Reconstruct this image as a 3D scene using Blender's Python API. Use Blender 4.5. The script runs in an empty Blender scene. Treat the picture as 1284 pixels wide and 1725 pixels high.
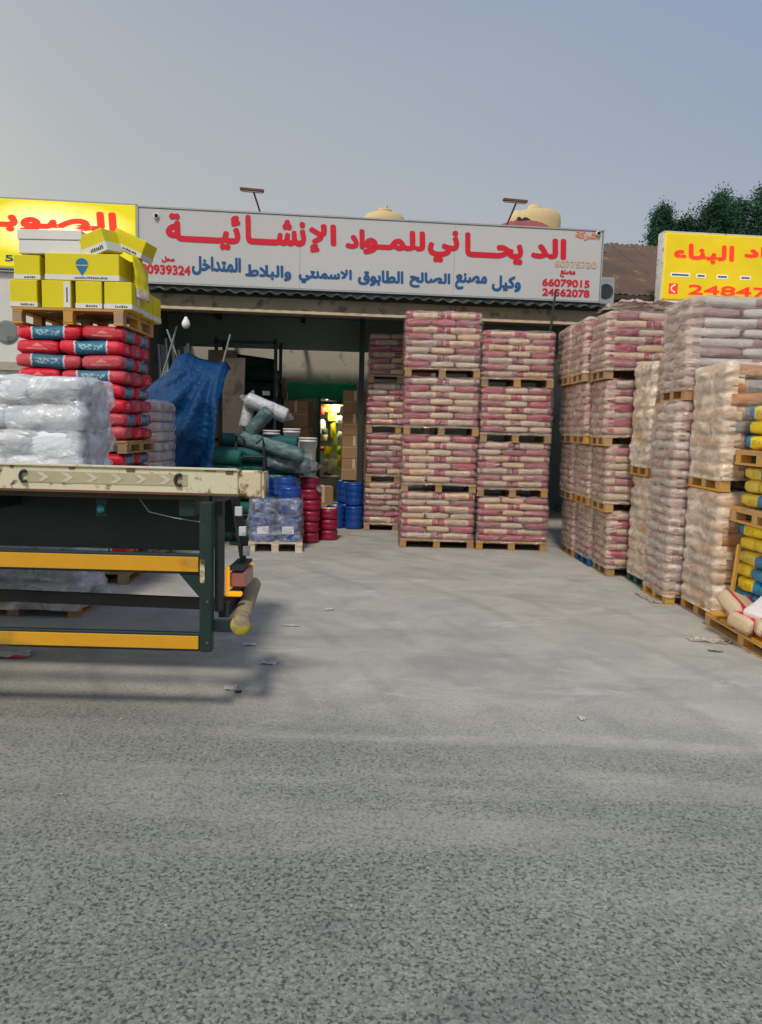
import bpy, math, random
from mathutils import Vector, Matrix, noise
R = math.radians
PI = math.pi
rng = random.Random(7)
sc = bpy.context.scene
COL = sc.collection

# ------------------------------------------------------------------ camera
cam = bpy.data.cameras.new('camera')
cam.sensor_fit = 'HORIZONTAL'; cam.sensor_width = 36.0; cam.lens = 36.0 * 1290 / 1284
cam.clip_start = 0.05; cam.clip_end = 600
co = bpy.data.objects.new('camera', cam); COL.objects.link(co)
_p, _r = math.atan(143.5 / 1290), 0.026
_fw = Vector((0, math.cos(_p), -math.sin(_p))); _up = Vector((0, math.sin(_p), math.cos(_p))); _x = Vector((1, 0, 0))
_right = _x * math.cos(_r) + _up * math.sin(_r); _u = _up * math.cos(_r) - _x * math.sin(_r)
co.matrix_world = Matrix(((_right.x, _u.x, -_fw.x, 0), (_right.y, _u.y, -_fw.y, 0), (_right.z, _u.z, -_fw.z, 1.65), (0, 0, 0, 1)))
sc.camera = co

# ------------------------------------------------------------------ sky, sun, exposure
SUN_EL, SUN_AZ = 50.0, 187.0          # azimuth clockwise from +Y: behind the camera
world = bpy.data.worlds.new('World'); sc.world = world; world.use_nodes = True
wt = world.node_tree; wt.nodes.clear()
w_out = wt.nodes.new('ShaderNodeOutputWorld'); w_bg = wt.nodes.new('ShaderNodeBackground')
w_sky = wt.nodes.new('ShaderNodeTexSky'); w_sky.sky_type = 'NISHITA'; w_sky.sun_disc = False
w_sky.sun_elevation = R(SUN_EL); w_sky.sun_rotation = R(SUN_AZ); w_sky.air_density = 1.0; w_sky.dust_density = 4.0; w_sky.ozone_density = 1.0
# thin high cloud: a smooth grey veil, warmer towards the horizon and brighter on the left, plus a lobe added mostly out of view to light left-facing sides
w_tc = wt.nodes.new('ShaderNodeTexCoord'); w_sep = wt.nodes.new('ShaderNodeSeparateXYZ'); wt.links.new(w_tc.outputs['Generated'], w_sep.inputs[0])
def wm(op, a, b):
    k = wt.nodes.new('ShaderNodeMath'); k.operation = op
    for i, v in ((0, a), (1, b)):
        if isinstance(v, bpy.types.NodeSocket): wt.links.new(v, k.inputs[i])
        else: k.inputs[i].default_value = v
    return k.outputs[0]
w_map = wt.nodes.new('ShaderNodeMapping'); w_map.inputs['Scale'].default_value = (1.0, 1.0, 3.0); w_map.inputs['Rotation'].default_value = (0.0, 0.35, 0.0)
w_noise = wt.nodes.new('ShaderNodeTexNoise'); w_noise.inputs['Scale'].default_value = 1.5; w_noise.inputs['Detail'].default_value = 5
wt.links.new(w_tc.outputs['Generated'], w_map.inputs[0]); wt.links.new(w_map.outputs[0], w_noise.inputs['Vector'])
w_t = wm('SUBTRACT', wm('SUBTRACT', 1.22, wm('MULTIPLY', w_sep.outputs[0], 0.70)), wm('MULTIPLY', wm('ABSOLUTE', w_sep.outputs[2], 0), 1.70))
w_t = wm('ADD', w_t, wm('MULTIPLY', wm('SUBTRACT', w_noise.outputs[0], 0.5), 0.35))
w_ramp = wt.nodes.new('ShaderNodeValToRGB')
w_ramp.color_ramp.elements[0].position = 0.0; w_ramp.color_ramp.elements[0].color = (0.245, 0.326, 0.510, 1)
w_ramp.color_ramp.elements[1].position = 0.62; w_ramp.color_ramp.elements[1].color = (0.480, 0.492, 0.470, 1)
_e = w_ramp.color_ramp.elements.new(1.0); _e.color = (0.60, 0.545, 0.45, 1)
wt.links.new(wm('MULTIPLY', w_t, 0.62), w_ramp.inputs[0])
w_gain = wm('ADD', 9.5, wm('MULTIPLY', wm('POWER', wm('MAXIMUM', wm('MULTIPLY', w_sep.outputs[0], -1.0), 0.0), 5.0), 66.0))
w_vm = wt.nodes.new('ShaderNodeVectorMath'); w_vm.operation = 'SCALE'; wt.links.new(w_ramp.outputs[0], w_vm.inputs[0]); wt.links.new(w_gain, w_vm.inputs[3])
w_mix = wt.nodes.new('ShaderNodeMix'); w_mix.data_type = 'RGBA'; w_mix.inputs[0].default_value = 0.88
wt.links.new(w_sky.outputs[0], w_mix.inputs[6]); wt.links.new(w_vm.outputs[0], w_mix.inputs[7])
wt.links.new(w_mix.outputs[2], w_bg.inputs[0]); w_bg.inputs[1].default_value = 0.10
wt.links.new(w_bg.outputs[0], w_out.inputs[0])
sun = bpy.data.lights.new('sun', 'SUN'); sun.energy = 2.1; sun.angle = R(9); sun.color = (1.0, 0.93, 0.81)
so = bpy.data.objects.new('sun', sun); COL.objects.link(so)
_az, _el = R(SUN_AZ), R(SUN_EL)
_d = Vector((math.sin(_az) * math.cos(_el), math.cos(_az) * math.cos(_el), math.sin(_el)))
so.rotation_euler = (-_d).to_track_quat('-Z', 'Y').to_euler()
sc.view_settings.view_transform = 'Standard'; sc.view_settings.look = 'None'
sc.view_settings.exposure = 0.12; sc.view_settings.gamma = 1.0
sc.cycles.transparent_max_bounces = 14; sc.cycles.max_bounces = 5; sc.cycles.diffuse_bounces = 3; sc.cycles.glossy_bounces = 2; sc.cycles.transmission_bounces = 2
sc.cycles.caustics_reflective = False; sc.cycles.caustics_refractive = False
sc.cycles.use_denoising = True

# ------------------------------------------------------------------ material helpers
class G:
    """small node-graph builder"""
    def __init__(s, name, rough=0.6, spec=0.5, metal=0.0):
        s.m = bpy.data.materials.new(name); s.m.use_nodes = True; s.t = s.m.node_tree
        s.b = s.t.nodes['Principled BSDF']; s.out = s.t.nodes['Material Output']
        s.b.inputs['Roughness'].default_value = rough; s.b.inputs['Metallic'].default_value = metal
        s.b.inputs['Specular IOR Level'].default_value = spec
        s._tc = None
    def n(s, ty): return s.t.nodes.new('ShaderNode' + ty)
    def link(s, a, b): s.t.links.new(a, b)
    def put(s, sock, v):
        if isinstance(v, bpy.types.NodeSocket): s.link(v, sock)
        elif v is not None:
            if isinstance(v, (tuple, list)) and len(v) == 3 and sock.type == 'RGBA': v = (*v, 1)
            sock.default_value = v
    def coord(s, which='Object'):
        if not s._tc: s._tc = s.n('TexCoord')
        return s._tc.outputs[which]
    def pos(s): return s.n('NewGeometry').outputs['Position']
    def xyz(s, v):
        k = s.n('SeparateXYZ'); s.link(v, k.inputs[0]); return k.outputs
    def mp(s, v, scale=(1, 1, 1), rot=(0, 0, 0), loc=(0, 0, 0)):
        k = s.n('Mapping'); s.link(v, k.inputs[0]); k.inputs['Scale'].default_value = scale
        k.inputs['Rotation'].default_value = rot; k.inputs['Location'].default_value = loc; return k.outputs[0]
    def M(s, op, a, b=0.0, c=None):
        k = s.n('Math'); k.operation = op; s.put(k.inputs[0], a); s.put(k.inputs[1], b)
        if c is not None: s.put(k.inputs[2], c)
        return k.outputs[0]
    def band(s, v, lo, hi, soft=0.01):
        """1 between lo and hi"""
        a = s.step(v, lo, soft); b = s.step(v, hi, soft)
        return s.M('SUBTRACT', a, b)
    def step(s, v, e, soft=0.01, a=0.0, b=1.0):
        k = s.n('MapRange'); s.put(k.inputs[0], v); k.inputs[1].default_value = e - soft; k.inputs[2].default_value = e + soft
        k.inputs[3].default_value = a; k.inputs[4].default_value = b; return k.outputs[0]
    def noise(s, v, scale, detail=3, rough=0.5, dist=0.0):
        k = s.n('TexNoise'); s.put(k.inputs['Vector'], v); k.inputs['Scale'].default_value = scale
        k.inputs['Detail'].default_value = detail; k.inputs['Roughness'].default_value = rough; k.inputs['Distortion'].default_value = dist
        return k.outputs[0]
    def vor(s, v, scale, feat='F1', out='Distance', rnd=1.0):
        k = s.n('TexVoronoi'); k.feature = feat; s.put(k.inputs['Vector'], v); k.inputs['Scale'].default_value = scale
        k.inputs['Randomness'].default_value = rnd
        return k.outputs[out]
    def mix(s, f, a, b, mode='MIX'):
        k = s.n('Mix'); k.data_type = 'RGBA'; k.blend_type = mode; s.put(k.inputs[0], f); s.put(k.inputs[6], a); s.put(k.inputs[7], b)
        return k.outputs[2]
    def rand(s): return s.n('ObjectInfo').outputs['Random']
    def hsv(s, c, h=0.5, sa=1.0, v=1.0):
        k = s.n('HueSaturation'); s.put(k.inputs['Color'], c); s.put(k.inputs['Hue'], h); s.put(k.inputs['Saturation'], sa); s.put(k.inputs['Value'], v)
        return k.outputs[0]
    def color(s, c): s.put(s.b.inputs['Base Color'], c); return s
    def rough(s, v): s.put(s.b.inputs['Roughness'], v); return s
    def bump(s, h, strength=0.3, dist=0.01):
        k = s.n('Bump'); k.inputs['Strength'].default_value = strength; k.inputs['Distance'].default_value = dist
        s.put(k.inputs['Height'], h); s.link(k.outputs[0], s.b.inputs['Normal']); return s

def dirty(name, col, rough=0.6, var=0.25, scale=3.0, spec=0.4, metal=0.0, stain=None, stain_at=0.62, stain_scale=4.0, fine=40, bump=0.15):
    """plain painted or worn surface: base colour with soft tone variation and shaped stains"""
    g = G(name, rough, spec, metal); o = g.coord()
    n1 = g.noise(o, scale, 4); n2 = g.noise(o, fine, 2)
    v = g.M('ADD', g.M('MULTIPLY', n1, 2 * var), 1 - var)
    v = g.M('ADD', v, g.M('MULTIPLY', g.M('SUBTRACT', n2, 0.5), var * 0.7))
    c = g.hsv((*col, 1), 0.5, 1.0, v)
    if stain:
        s_ = g.step(g.noise(o, stain_scale, 6, 0.65), stain_at, 0.05)
        c = g.mix(s_, c, (*stain, 1))
    g.color(c)
    if bump: g.bump(n2, bump, 0.004)
    return g.m

M = {}
# wood
def wood(name, a, b):
    g = G(name, 0.8, 0.2); o = g.coord()
    gr = g.noise(g.mp(o, (2.0, 30, 30)), 3.0, 5, 0.6)
    pos_n = g.noise(g.pos(), 2.3, 2)
    c = g.mix(gr, (*a, 1), (*b, 1))
    c = g.hsv(c, 0.5, g.M('ADD', g.M('MULTIPLY', g.rand(), 0.5), 0.7), g.M('ADD', g.M('MULTIPLY', g.rand(), 0.55), g.M('ADD', g.M('MULTIPLY', pos_n, 0.4), 0.5)))
    g.color(c); g.bump(gr, 0.3, 0.003); return g.m
M['wood'] = wood('pallet_wood', (0.30, 0.165, 0.07), (0.46, 0.28, 0.13))
M['wood_warm'] = wood('pallet_wood_warm', (0.42, 0.22, 0.06), (0.58, 0.34, 0.12))
M['wood_pale'] = wood('pallet_wood_pale', (0.55, 0.45, 0.34), (0.66, 0.56, 0.43))
M['wood_dark'] = wood('old_dark_wood', (0.06, 0.045, 0.035), (0.11, 0.085, 0.065))
M['pallet_blue'] = dirty('pallet_blue_paint', (0.02, 0.10, 0.22), 0.6, 0.3)
M['pallet_green'] = dirty('pallet_green_paint', (0.035, 0.075, 0.07), 0.6, 0.3)

def bagmat(name, mid, end, half=0.30, line=None, text=None, textbox=(0.2, 0.25), tscale=1.0, tri=None, endmix=0.0, sat=0.25, asym=None, rough=0.42, dust=0.12, top=None, lw=0.022):
    """printed sack: colour field in the middle, ends of another colour, a strip of print"""
    g = G(name, rough, 0.45); o = g.coord(); X, Y, Z = g.xyz(o)
    ax = g.M('ABSOLUTE', X)
    wob = g.M('MULTIPLY', g.M('SUBTRACT', g.noise(o, 5, 2), 0.5), 0.05)
    axw = g.M('ADD', ax, wob)
    f_end = g.step(axw, half, 0.008)
    rnd = g.rand()
    endc = (*end, 1)
    if endmix:   # some bags show the middle colour on their end fold too
        fold = g.step(ax, 0.455, 0.01)
        oi = g.n('ObjectInfo'); pick = g.M('GREATER_THAN', g.xyz(oi.outputs['Color'])[0], 0.5)
        endc = g.mix(g.M('MULTIPLY', fold, pick), endc, (*mid, 1))
    c = g.mix(f_end, (*mid, 1), endc)
    if asym: # one end carries its own colour
        c = g.mix(g.step(g.M('ADD', X, wob), asym[1], 0.008), c, (*asym[0], 1))
    if line:
        c = g.mix(g.band(axw, half - 0.004, half + lw, 0.004), c, (*line, 1))
    if text:
        tx = g.mp(o, (14 * tscale, 3, 5 * tscale))
        letters = g.step(g.noise(tx, 3.0, 1, 0.4), 0.5, 0.03)
        box = g.M('MULTIPLY', g.step(ax, textbox[0], 0.01, 1, 0), g.step(g.M('ABSOLUTE', Z), textbox[1], 0.02, 1, 0))
        c = g.mix(g.M('MULTIPLY', letters, g.M('MULTIPLY', box, 0.75)), c, (*text, 1))
    if tri:
        fold = g.step(ax, 0.465, 0.01)
        ay = g.M('ABSOLUTE', Y)
        t1 = g.step(g.M('ADD', g.M('MULTIPLY', ay, 1.6), Z), 0.22, 0.03, 1, 0)
        t2 = g.step(Z, -0.02, 0.03)
        bar = g.M('MULTIPLY', g.band(Z, -0.22, -0.10, 0.02), g.step(ay, 0.24, 0.02, 1, 0))
        c = g.mix(g.M('MULTIPLY', fold, g.M('MAXIMUM', g.M('MULTIPLY', t1, t2), g.M('MULTIPLY', bar, 0.8))), c, (*tri, 1))
    v = g.M('ADD', g.M('MULTIPLY', rnd, 0.30), 0.80)
    c = g.hsv(c, 0.5, g.M('ADD', g.M('MULTIPLY', rnd, sat), 1 - sat * 0.5), v)
    dn = g.step(g.noise(g.pos(), 9, 5, 0.65), 0.55, 0.12)
    c = g.mix(g.M('MULTIPLY', dn, dust), c, (0.55, 0.52, 0.48, 1))
    g.color(c)
    wr = g.noise(g.mp(o, (5, 7, 5)), 1.6, 4, 0.6, 0.6)
    g.bump(wr, 0.55, 0.012)
    return g.m
M['bag_pink'] = bagmat('bag_cream_with_magenta_ends', (0.66, 0.47, 0.30), (0.42, 0.035, 0.085), 0.335, None, (0.42, 0.16, 0.14), (0.24, 0.22), 0.8, endmix=0.33, sat=0.4, dust=0.08)
M['bag_red'] = bagmat('bag_red_with_blue_label', (0.015, 0.13, 0.22), (0.60, 0.012, 0.035), 0.245, (0.62, 0.52, 0.55), (0.42, 0.60, 0.65), (0.19, 0.19), 0.9, (0.72, 0.22, 0.22), sat=0.2, dust=0.06)
M['bag_yellow'] = bagmat('bag_yellow_with_blue_end', (0.82, 0.58, 0.012), (0.80, 0.57, 0.015), 0.46, None, (0.30, 0.22, 0.02), (0.16, 0.16), 1.0, asym=((0.02, 0.20, 0.38), 0.24), sat=0.2, dust=0.05)
M['bag_orange'] = bagmat('bag_orange_with_grey_label', (0.26, 0.25, 0.23), (0.66, 0.26, 0.045), 0.22, (0.6, 0.4, 0.3), (0.45, 0.45, 0.45), (0.2, 0.12), 1.0, endmix=0.3, sat=0.3, dust=0.15)
M['bag_mauve'] = bagmat('bag_mauve_with_white_label', (0.66, 0.63, 0.60), (0.40, 0.22, 0.23), 0.33, None, (0.5, 0.42, 0.42), (0.25, 0.1), 1.0, endmix=0.5, sat=0.4, dust=0.2)
M['bag_white'] = bagmat('bag_white_with_faint_print', (0.82, 0.86, 0.90), (0.76, 0.82, 0.88), 0.3, None, (0.33, 0.40, 0.48), (0.3, 0.09), 0.8, sat=0.1, dust=0.08)
M['bag_purpleprint'] = bagmat('bag_white_with_purple_print', (0.70, 0.69, 0.70), (0.66, 0.63, 0.64), 0.3, None, (0.18, 0.10, 0.20), (0.22, 0.3), 0.6, sat=0.1, dust=0.1)
M['sack_kraft'] = bagmat('sack_kraft_with_red_band', (0.60, 0.44, 0.27), (0.56, 0.42, 0.27), 0.26, (0.56, 0.015, 0.055), (0.62, 0.42, 0.03), (0.20, 0.3), 0.5, sat=0.1, dust=0.06, lw=0.14)
M['sack_red'] = bagmat('sack_red_with_white_stripe', (0.56, 0.02, 0.06), (0.56, 0.03, 0.07), 0.30, (0.6, 0.55, 0.52), (0.7, 0.6, 0.55), (0.2, 0.2), 0.6, sat=0.1, dust=0.1, lw=0.05)
M['sack_white'] = bagmat('sack_white_with_grey_print', (0.72, 0.69, 0.68), (0.70, 0.62, 0.60), 0.35, None, (0.35, 0.22, 0.22), (0.2, 0.2), 0.5, sat=0.1, dust=0.1)

def film(name, base, lo, hi, tint=(0.82, 0.80, 0.79), rough=0.22, sx=(3, 3, 14), gloss=0.035, gloss_r=0.16):
    g = G(name, rough, 0.6); o = g.coord(); p = g.pos()
    w1 = g.noise(g.mp(p, sx, (0.0, 0.25, 0.0)), 2.2, 5, 0.62, 0.8)
    w2 = g.noise(p, 2.6, 3, 0.5)
    f = g.M('ADD', g.M('MULTIPLY', g.step(w1, 0.56, 0.12), hi), lo)
    f = g.M('MULTIPLY', f, g.M('ADD', g.M('MULTIPLY', w2, 1.0), 0.5)); f = g.M('MINIMUM', f, 0.97)
    g.color(g.mix(w2, (*[t * base for t in tint], 1), (*tint, 1)))
    g.bump(w1, 1.0, 0.035)
    tr = g.n('BsdfTransparent'); tr.inputs[0].default_value = (0.97, 0.97, 0.97, 1)
    mx = g.n('MixShader'); g.link(f, mx.inputs[0]); g.link(tr.outputs[0], mx.inputs[1]); g.link(g.b.outputs[0], mx.inputs[2])
    gl = g.n('BsdfGlossy'); gl.inputs['Color'].default_value = (1, 1, 1, 1); gl.inputs['Roughness'].default_value = gloss_r
    for k_ in g.t.nodes:
        if k_.bl_idname == 'ShaderNodeBump': g.link(k_.outputs[0], gl.inputs['Normal'])
    m2 = g.n('MixShader'); fr_ = g.n('LayerWeight'); fr_.inputs[0].default_value = 0.25
    g.link(g.M('ADD', g.M('MULTIPLY', fr_.outputs['Fresnel'], 0.22), gloss), m2.inputs[0])
    g.link(mx.outputs[0], m2.inputs[1]); g.link(gl.outputs[0], m2.inputs[2])
    g.link(m2.outputs[0], g.out.inputs['Surface']); return g.m
M['film'] = film('clear_stretch_film', 0.9, 0.045, 0.34, (0.88, 0.70, 0.65), 0.2, gloss=0.055, gloss_r=0.12)
M['film_milky'] = film('milky_stretch_film', 0.92, 0.30, 0.40, (0.90, 0.73, 0.60), 0.25)
M['film_cream'] = film('layered_cream_stretch_film', 0.92, 0.46, 0.42, (0.92, 0.76, 0.60), 0.35, (2, 2, 4))
M['film_white'] = film('white_stretch_film', 0.9, 0.34, 0.42, (0.84, 0.88, 0.93), 0.25, (2.0, 2.0, 2.6))
M['film_thin'] = film('thin_clear_sleeve', 0.9, 0.06, 0.30, (0.66, 0.74, 0.78), 0.15, (4, 4, 8))
M['film_violet'] = film('loose_plastic_film', 0.9, 0.10, 0.36, (0.66, 0.70, 0.80), 0.18, (4, 4, 6))

# ------------------------------------------------------------------ geometry helpers
class MB:
    def __init__(s): s.v = []; s.f = []; s.mi = []
    def add(s, vs, fs, mi=0):
        o = len(s.v); s.v += [tuple(v) for v in vs]; s.f += [tuple(i + o for i in f) for f in fs]; s.mi += [mi] * len(fs)
    def box(s, x0, x1, y0, y1, z0, z1, mi=0, bev=0.0, rot=None):
        c = Vector(((x0 + x1) / 2, (y0 + y1) / 2, (z0 + z1) / 2))
        vs = [(x, y, z) for z in (z0, z1) for y in (y0, y1) for x in (x0, x1)]
        fs = [(0, 2, 3, 1), (4, 5, 7, 6), (0, 1, 5, 4), (2, 6, 7, 3), (0, 4, 6, 2), (1, 3, 7, 5)]
        if bev > 0:
            b = bev; vs = []; 
            for sx in (0, 1):
                for sy in (0, 1):
                    for sz in (0, 1):
                        X = (x0, x1)[sx]; Y = (y0, y1)[sy]; Z = (z0, z1)[sz]
                        dx, dy, dz = (b if sx == 0 else -b), (b if sy == 0 else -b), (b if sz == 0 else -b)
                        vs += [(X, Y + dy, Z + dz), (X + dx, Y, Z + dz), (X + dx, Y + dy, Z)]
            idx = lambda a, b_, c_, k: ((a * 2 + b_) * 2 + c_) * 3 + k
            fs = []
            for a in (0, 1):
                q = [idx(a, 0, 0, 0), idx(a, 1, 0, 0), idx(a, 1, 1, 0), idx(a, 0, 1, 0)]; fs.append(q if a else q[::-1])
                q = [idx(0, a, 0, 1), idx(1, a, 0, 1), idx(1, a, 1, 1), idx(0, a, 1, 1)]; fs.append(q[::-1] if a else q)
                q = [idx(0, 0, a, 2), idx(1, 0, a, 2), idx(1, 1, a, 2), idx(0, 1, a, 2)]; fs.append(q if a else q[::-1])
            for a in (0, 1):
                for b_ in (0, 1):
                    fs.append((idx(a, b_, 0, 0), idx(a, b_, 1, 0), idx(a, b_, 1, 1), idx(a, b_, 0, 1)))
                    fs.append((idx(a, 0, b_, 0), idx(a, 1, b_, 0), idx(a, 1, b_, 2), idx(a, 0, b_, 2)))
                    fs.append((idx(0, a, b_, 1), idx(1, a, b_, 1), idx(1, a, b_, 2), idx(0, a, b_, 2)))
                    for c_ in (0, 1): fs.append((idx(a, b_, c_, 0), idx(a, b_, c_, 1), idx(a, b_, c_, 2)))
        if rot is not None: vs = [tuple(rot @ (Vector(v) - c) + c) for v in vs]
        s.add(vs, fs, mi); return s
    def tube(s, pts, r, n=8, mi=0, cap=True):
        pts = [Vector(p) for p in pts]; rs = r if isinstance(r, (list, tuple)) else [r] * len(pts)
        o = len(s.v); prev = None
        for i, p in enumerate(pts):
            t = (pts[min(i + 1, len(pts) - 1)] - pts[max(i - 1, 0)]).normalized()
            if prev is None:
                a = Vector((0, 0, 1)) if abs(t.z) < 0.9 else Vector((1, 0, 0)); u = t.cross(a).normalized()
            else: u = (prev - t * prev.dot(t)).normalized()
            prev = u; w = t.cross(u)
            for k in range(n):
                a = 2 * PI * k / n; q = p + (u * math.cos(a) + w * math.sin(a)) * rs[i]; s.v.append(tuple(q))
        for i in range(len(pts) - 1):
            for k in range(n):
                s.f.append((o + i * n + k, o + i * n + (k + 1) % n, o + (i + 1) * n + (k + 1) % n, o + (i + 1) * n + k)); s.mi.append(mi)
        if cap:
            s.f.append(tuple(o + k for k in range(n))[::-1]); s.mi.append(mi)
            e = o + (len(pts) - 1) * n; s.f.append(tuple(e + k for k in range(n))); s.mi.append(mi)
        return s
    def lathe(s, prof, n=20, mi=0, c=(0, 0, 0)):
        o = len(s.v)
        for (r, z) in prof:
            for k in range(n):
                a = 2 * PI * k / n; s.v.append((c[0] + r * math.cos(a), c[1] + r * math.sin(a), c[2] + z))
        for i in range(len(prof) - 1):
            for k in range(n):
                s.f.append((o + i * n + k, o + i * n + (k + 1) % n, o + (i + 1) * n + (k + 1) % n, o + (i + 1) * n + k)); s.mi.append(mi)
        s.f.append(tuple(o + k for k in range(n))[::-1]); s.mi.append(mi)
        e = o + (len(prof) - 1) * n; s.f.append(tuple(e + k for k in range(n))); s.mi.append(mi)
        return s
    def mesh(s, name, mats, smooth=False):
        m = bpy.data.meshes.new(name); m.from_pydata(s.v, [], s.f); 
        for a in (mats if isinstance(mats, (list, tuple)) else [mats]): m.materials.append(a)
        m.polygons.foreach_set('material_index', s.mi)
        if smooth: m.polygons.foreach_set('use_smooth', [True] * len(s.f))
        m.validate(); m.update(); return m
    def build(s, name, mats, parent=None, loc=(0, 0, 0), rot=(0, 0, 0), smooth=False):
        return put(name, s.mesh(name, mats, smooth), parent, loc, rot)

def put(name, mesh, parent=None, loc=(0, 0, 0), rot=(0, 0, 0), scale=(1, 1, 1)):
    o = bpy.data.objects.new(name, mesh); COL.objects.link(o)
    o.location = loc; o.rotation_euler = rot; o.scale = scale
    if parent: o.parent = parent
    return o
def tag(o, label=None, cat=None, group=None, kind=None):
    if label: o['label'] = label
    if cat: o['category'] = cat
    if group: o['group'] = group
    if kind: o['kind'] = kind
    return o
def thing(name, label, cat, loc=(0, 0, 0), rz=0.0, group=None, rot=None):
    o = bpy.data.objects.new(name, None); COL.objects.link(o); o.empty_display_size = 0.1
    o.location = loc; o.rotation_euler = rot or (0, 0, rz); return tag(o, label, cat, group)
def part_empty(name, parent, loc=(0, 0, 0), rz=0.0):
    o = bpy.data.objects.new(name, None); COL.objects.link(o); o.empty_display_size = 0.1
    o.location = loc; o.rotation_euler = (0, 0, rz); o.parent = parent; return o

_ub = {}
def unit_box(mat):
    """unit cube with slightly broken edges, shared by every plank of one material"""
    if mat.name not in _ub:
        _ub[mat.name] = MB().box(-.5, .5, -.5, .5, -.5, .5).mesh('plank_' + mat.name, mat)
    return _ub[mat.name]

def pallet(W, D, parent=None, mat='wood', H=0.125, loc=(0, 0, 0), label=None, group=None, seed=0, rz=0.0, boards=5):
    rg = random.Random(seed * 31 + 5)
    root = part_empty('pallet', parent, loc) if parent else thing('wooden_pallet', label, 'pallet', loc, rz, group)
    mb = unit_box(M[mat]); tb = 0.02
    def pl(name, x, y, z, sx, sy, sz):
        put(name, mb, root, (x + rg.uniform(-.004, .004), y + rg.uniform(-.004, .004), z), (0, 0, rg.uniform(-.006, .006)), (sx, sy, sz))
    bw = D / boards * 0.8
    for i in range(boards):
        y = -D / 2 + bw / 2 + i * (D - bw) / (boards - 1)
        pl('plank', 0, y, H - tb / 2, W * rg.uniform(.99, 1.0), bw, tb)
    bl = 0.095
    for i in (-1, 0, 1):
        x = i * (W / 2 - bl / 2)
        pl('runner', x, 0, H - tb * 1.5, bl, D * 0.99, tb * 0.98)
        pl('runner', x, 0, tb * 0.45, bl * 1.02, D * 0.995, tb * 0.9)
        for j in (-1, 0, 1):
            pl('block', x, j * (D / 2 - bl / 2 - 0.004), (tb * .9 + H - 2 * tb) / 2, bl * .94, bl, H - 2.95 * tb)
    return root

def pillow_mesh(mat, seed):
    rg = random.Random(seed)
    xs = [-.5, -.478, -.39, -.17, .17, .39, .478, .5]; hs = [.50, .82, .98, 1, 1, .98, .82, .50]; ws = [.84, .95, 1, 1, 1, 1, .95, .84]
    n = 12; V = []; F = []; rg0 = rg.uniform(4, 11)
    for i, x in enumerate(xs):
        for k in range(n):
            a = 2 * PI * (k + .5) / n; ca, sa = math.cos(a), math.sin(a); e = 0.42
            y = .5 * ws[i] * math.copysign(abs(ca) ** e, ca); z = .5 * hs[i] * math.copysign(abs(sa) ** e, sa)
            j = .05 if 0 < i < 7 else .07
            V.append((x + rg.uniform(-.006, .006), y * (1 + rg.uniform(-j, j) * .6), z * (1 + rg.uniform(-j, j)) + 0.06 * math.sin(x * rg0 + seed)))
    for i in range(len(xs) - 1):
        for k in range(n): F.append((i * n + k, i * n + (k + 1) % n, (i + 1) * n + (k + 1) % n, (i + 1) * n + k))
    F.append(tuple(range(n))[::-1]); F.append(tuple((len(xs) - 1) * n + k for k in range(n)))
    m = bpy.data.meshes.new('bag'); m.from_pydata(V, [], [f[::-1] for f in F]); m.materials.append(mat)
    m.polygons.foreach_set('use_smooth', [True] * len(F)); m.update(); return m
_pm = {}
def bag_mesh(key, k):
    if (key, k) not in _pm: _pm[(key, k)] = pillow_mesh(M[key], k * 13 + 3)
    return _pm[(key, k)]

def layer_AB(W, D, flip):
    """two bags lengthways along the front and three endways behind, or the other way round"""
    L, w = W / 2, W / 3
    dl, de = D * 0.4, D * 0.6
    out = []
    ya, yb = (-D / 2 + dl / 2, D / 2 - de / 2) if not flip else (D / 2 - dl / 2, -D / 2 + de / 2)
    for i in range(2): out.append((-W / 4 + i * W / 2, ya, 0.0, L, dl))
    for i in range(3): out.append(((i - 1) * W / 3, yb, PI / 2, de, w))
    return out
def layer_5(W, D, flip):
    """three bags across one column, two lengthways in the other"""
    s = 1 if flip else -1
    a = W * 0.6; out = []
    for i in range(3): out.append((s * (W / 2 - a / 2), (i - 1) * D / 3, 0.0, a, D / 3))
    for i in range(2): out.append((-s * (W / 2 - W * .2), (i - .5) * D / 2, PI / 2, D / 2, W * .4))
    return out

def stack_bags(W, D, n, h, pat, seed, flip0=0):
    rg = random.Random(seed); out = []
    for l in range(n):
        ox, oy = rg.uniform(-.012, .012), rg.uniform(-.012, .012)
        for (x, y, rz, L, w) in pat(W, D, (l + flip0) % 2):
            if rg.random() < .5: rz += PI
            out.append((l, x + ox + rg.uniform(-.006, .006), y + oy + rg.uniform(-.006, .006), (l + .5) * h + rg.uniform(-.003, .003), rz + rg.uniform(-.025, .025), L * rg.uniform(.97, 1.0), w * rg.uniform(.96, 1.0), h * rg.uniform(.98, 1.06), rg.randrange(9), rg.uniform(-.03, .03)))
    return out

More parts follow.
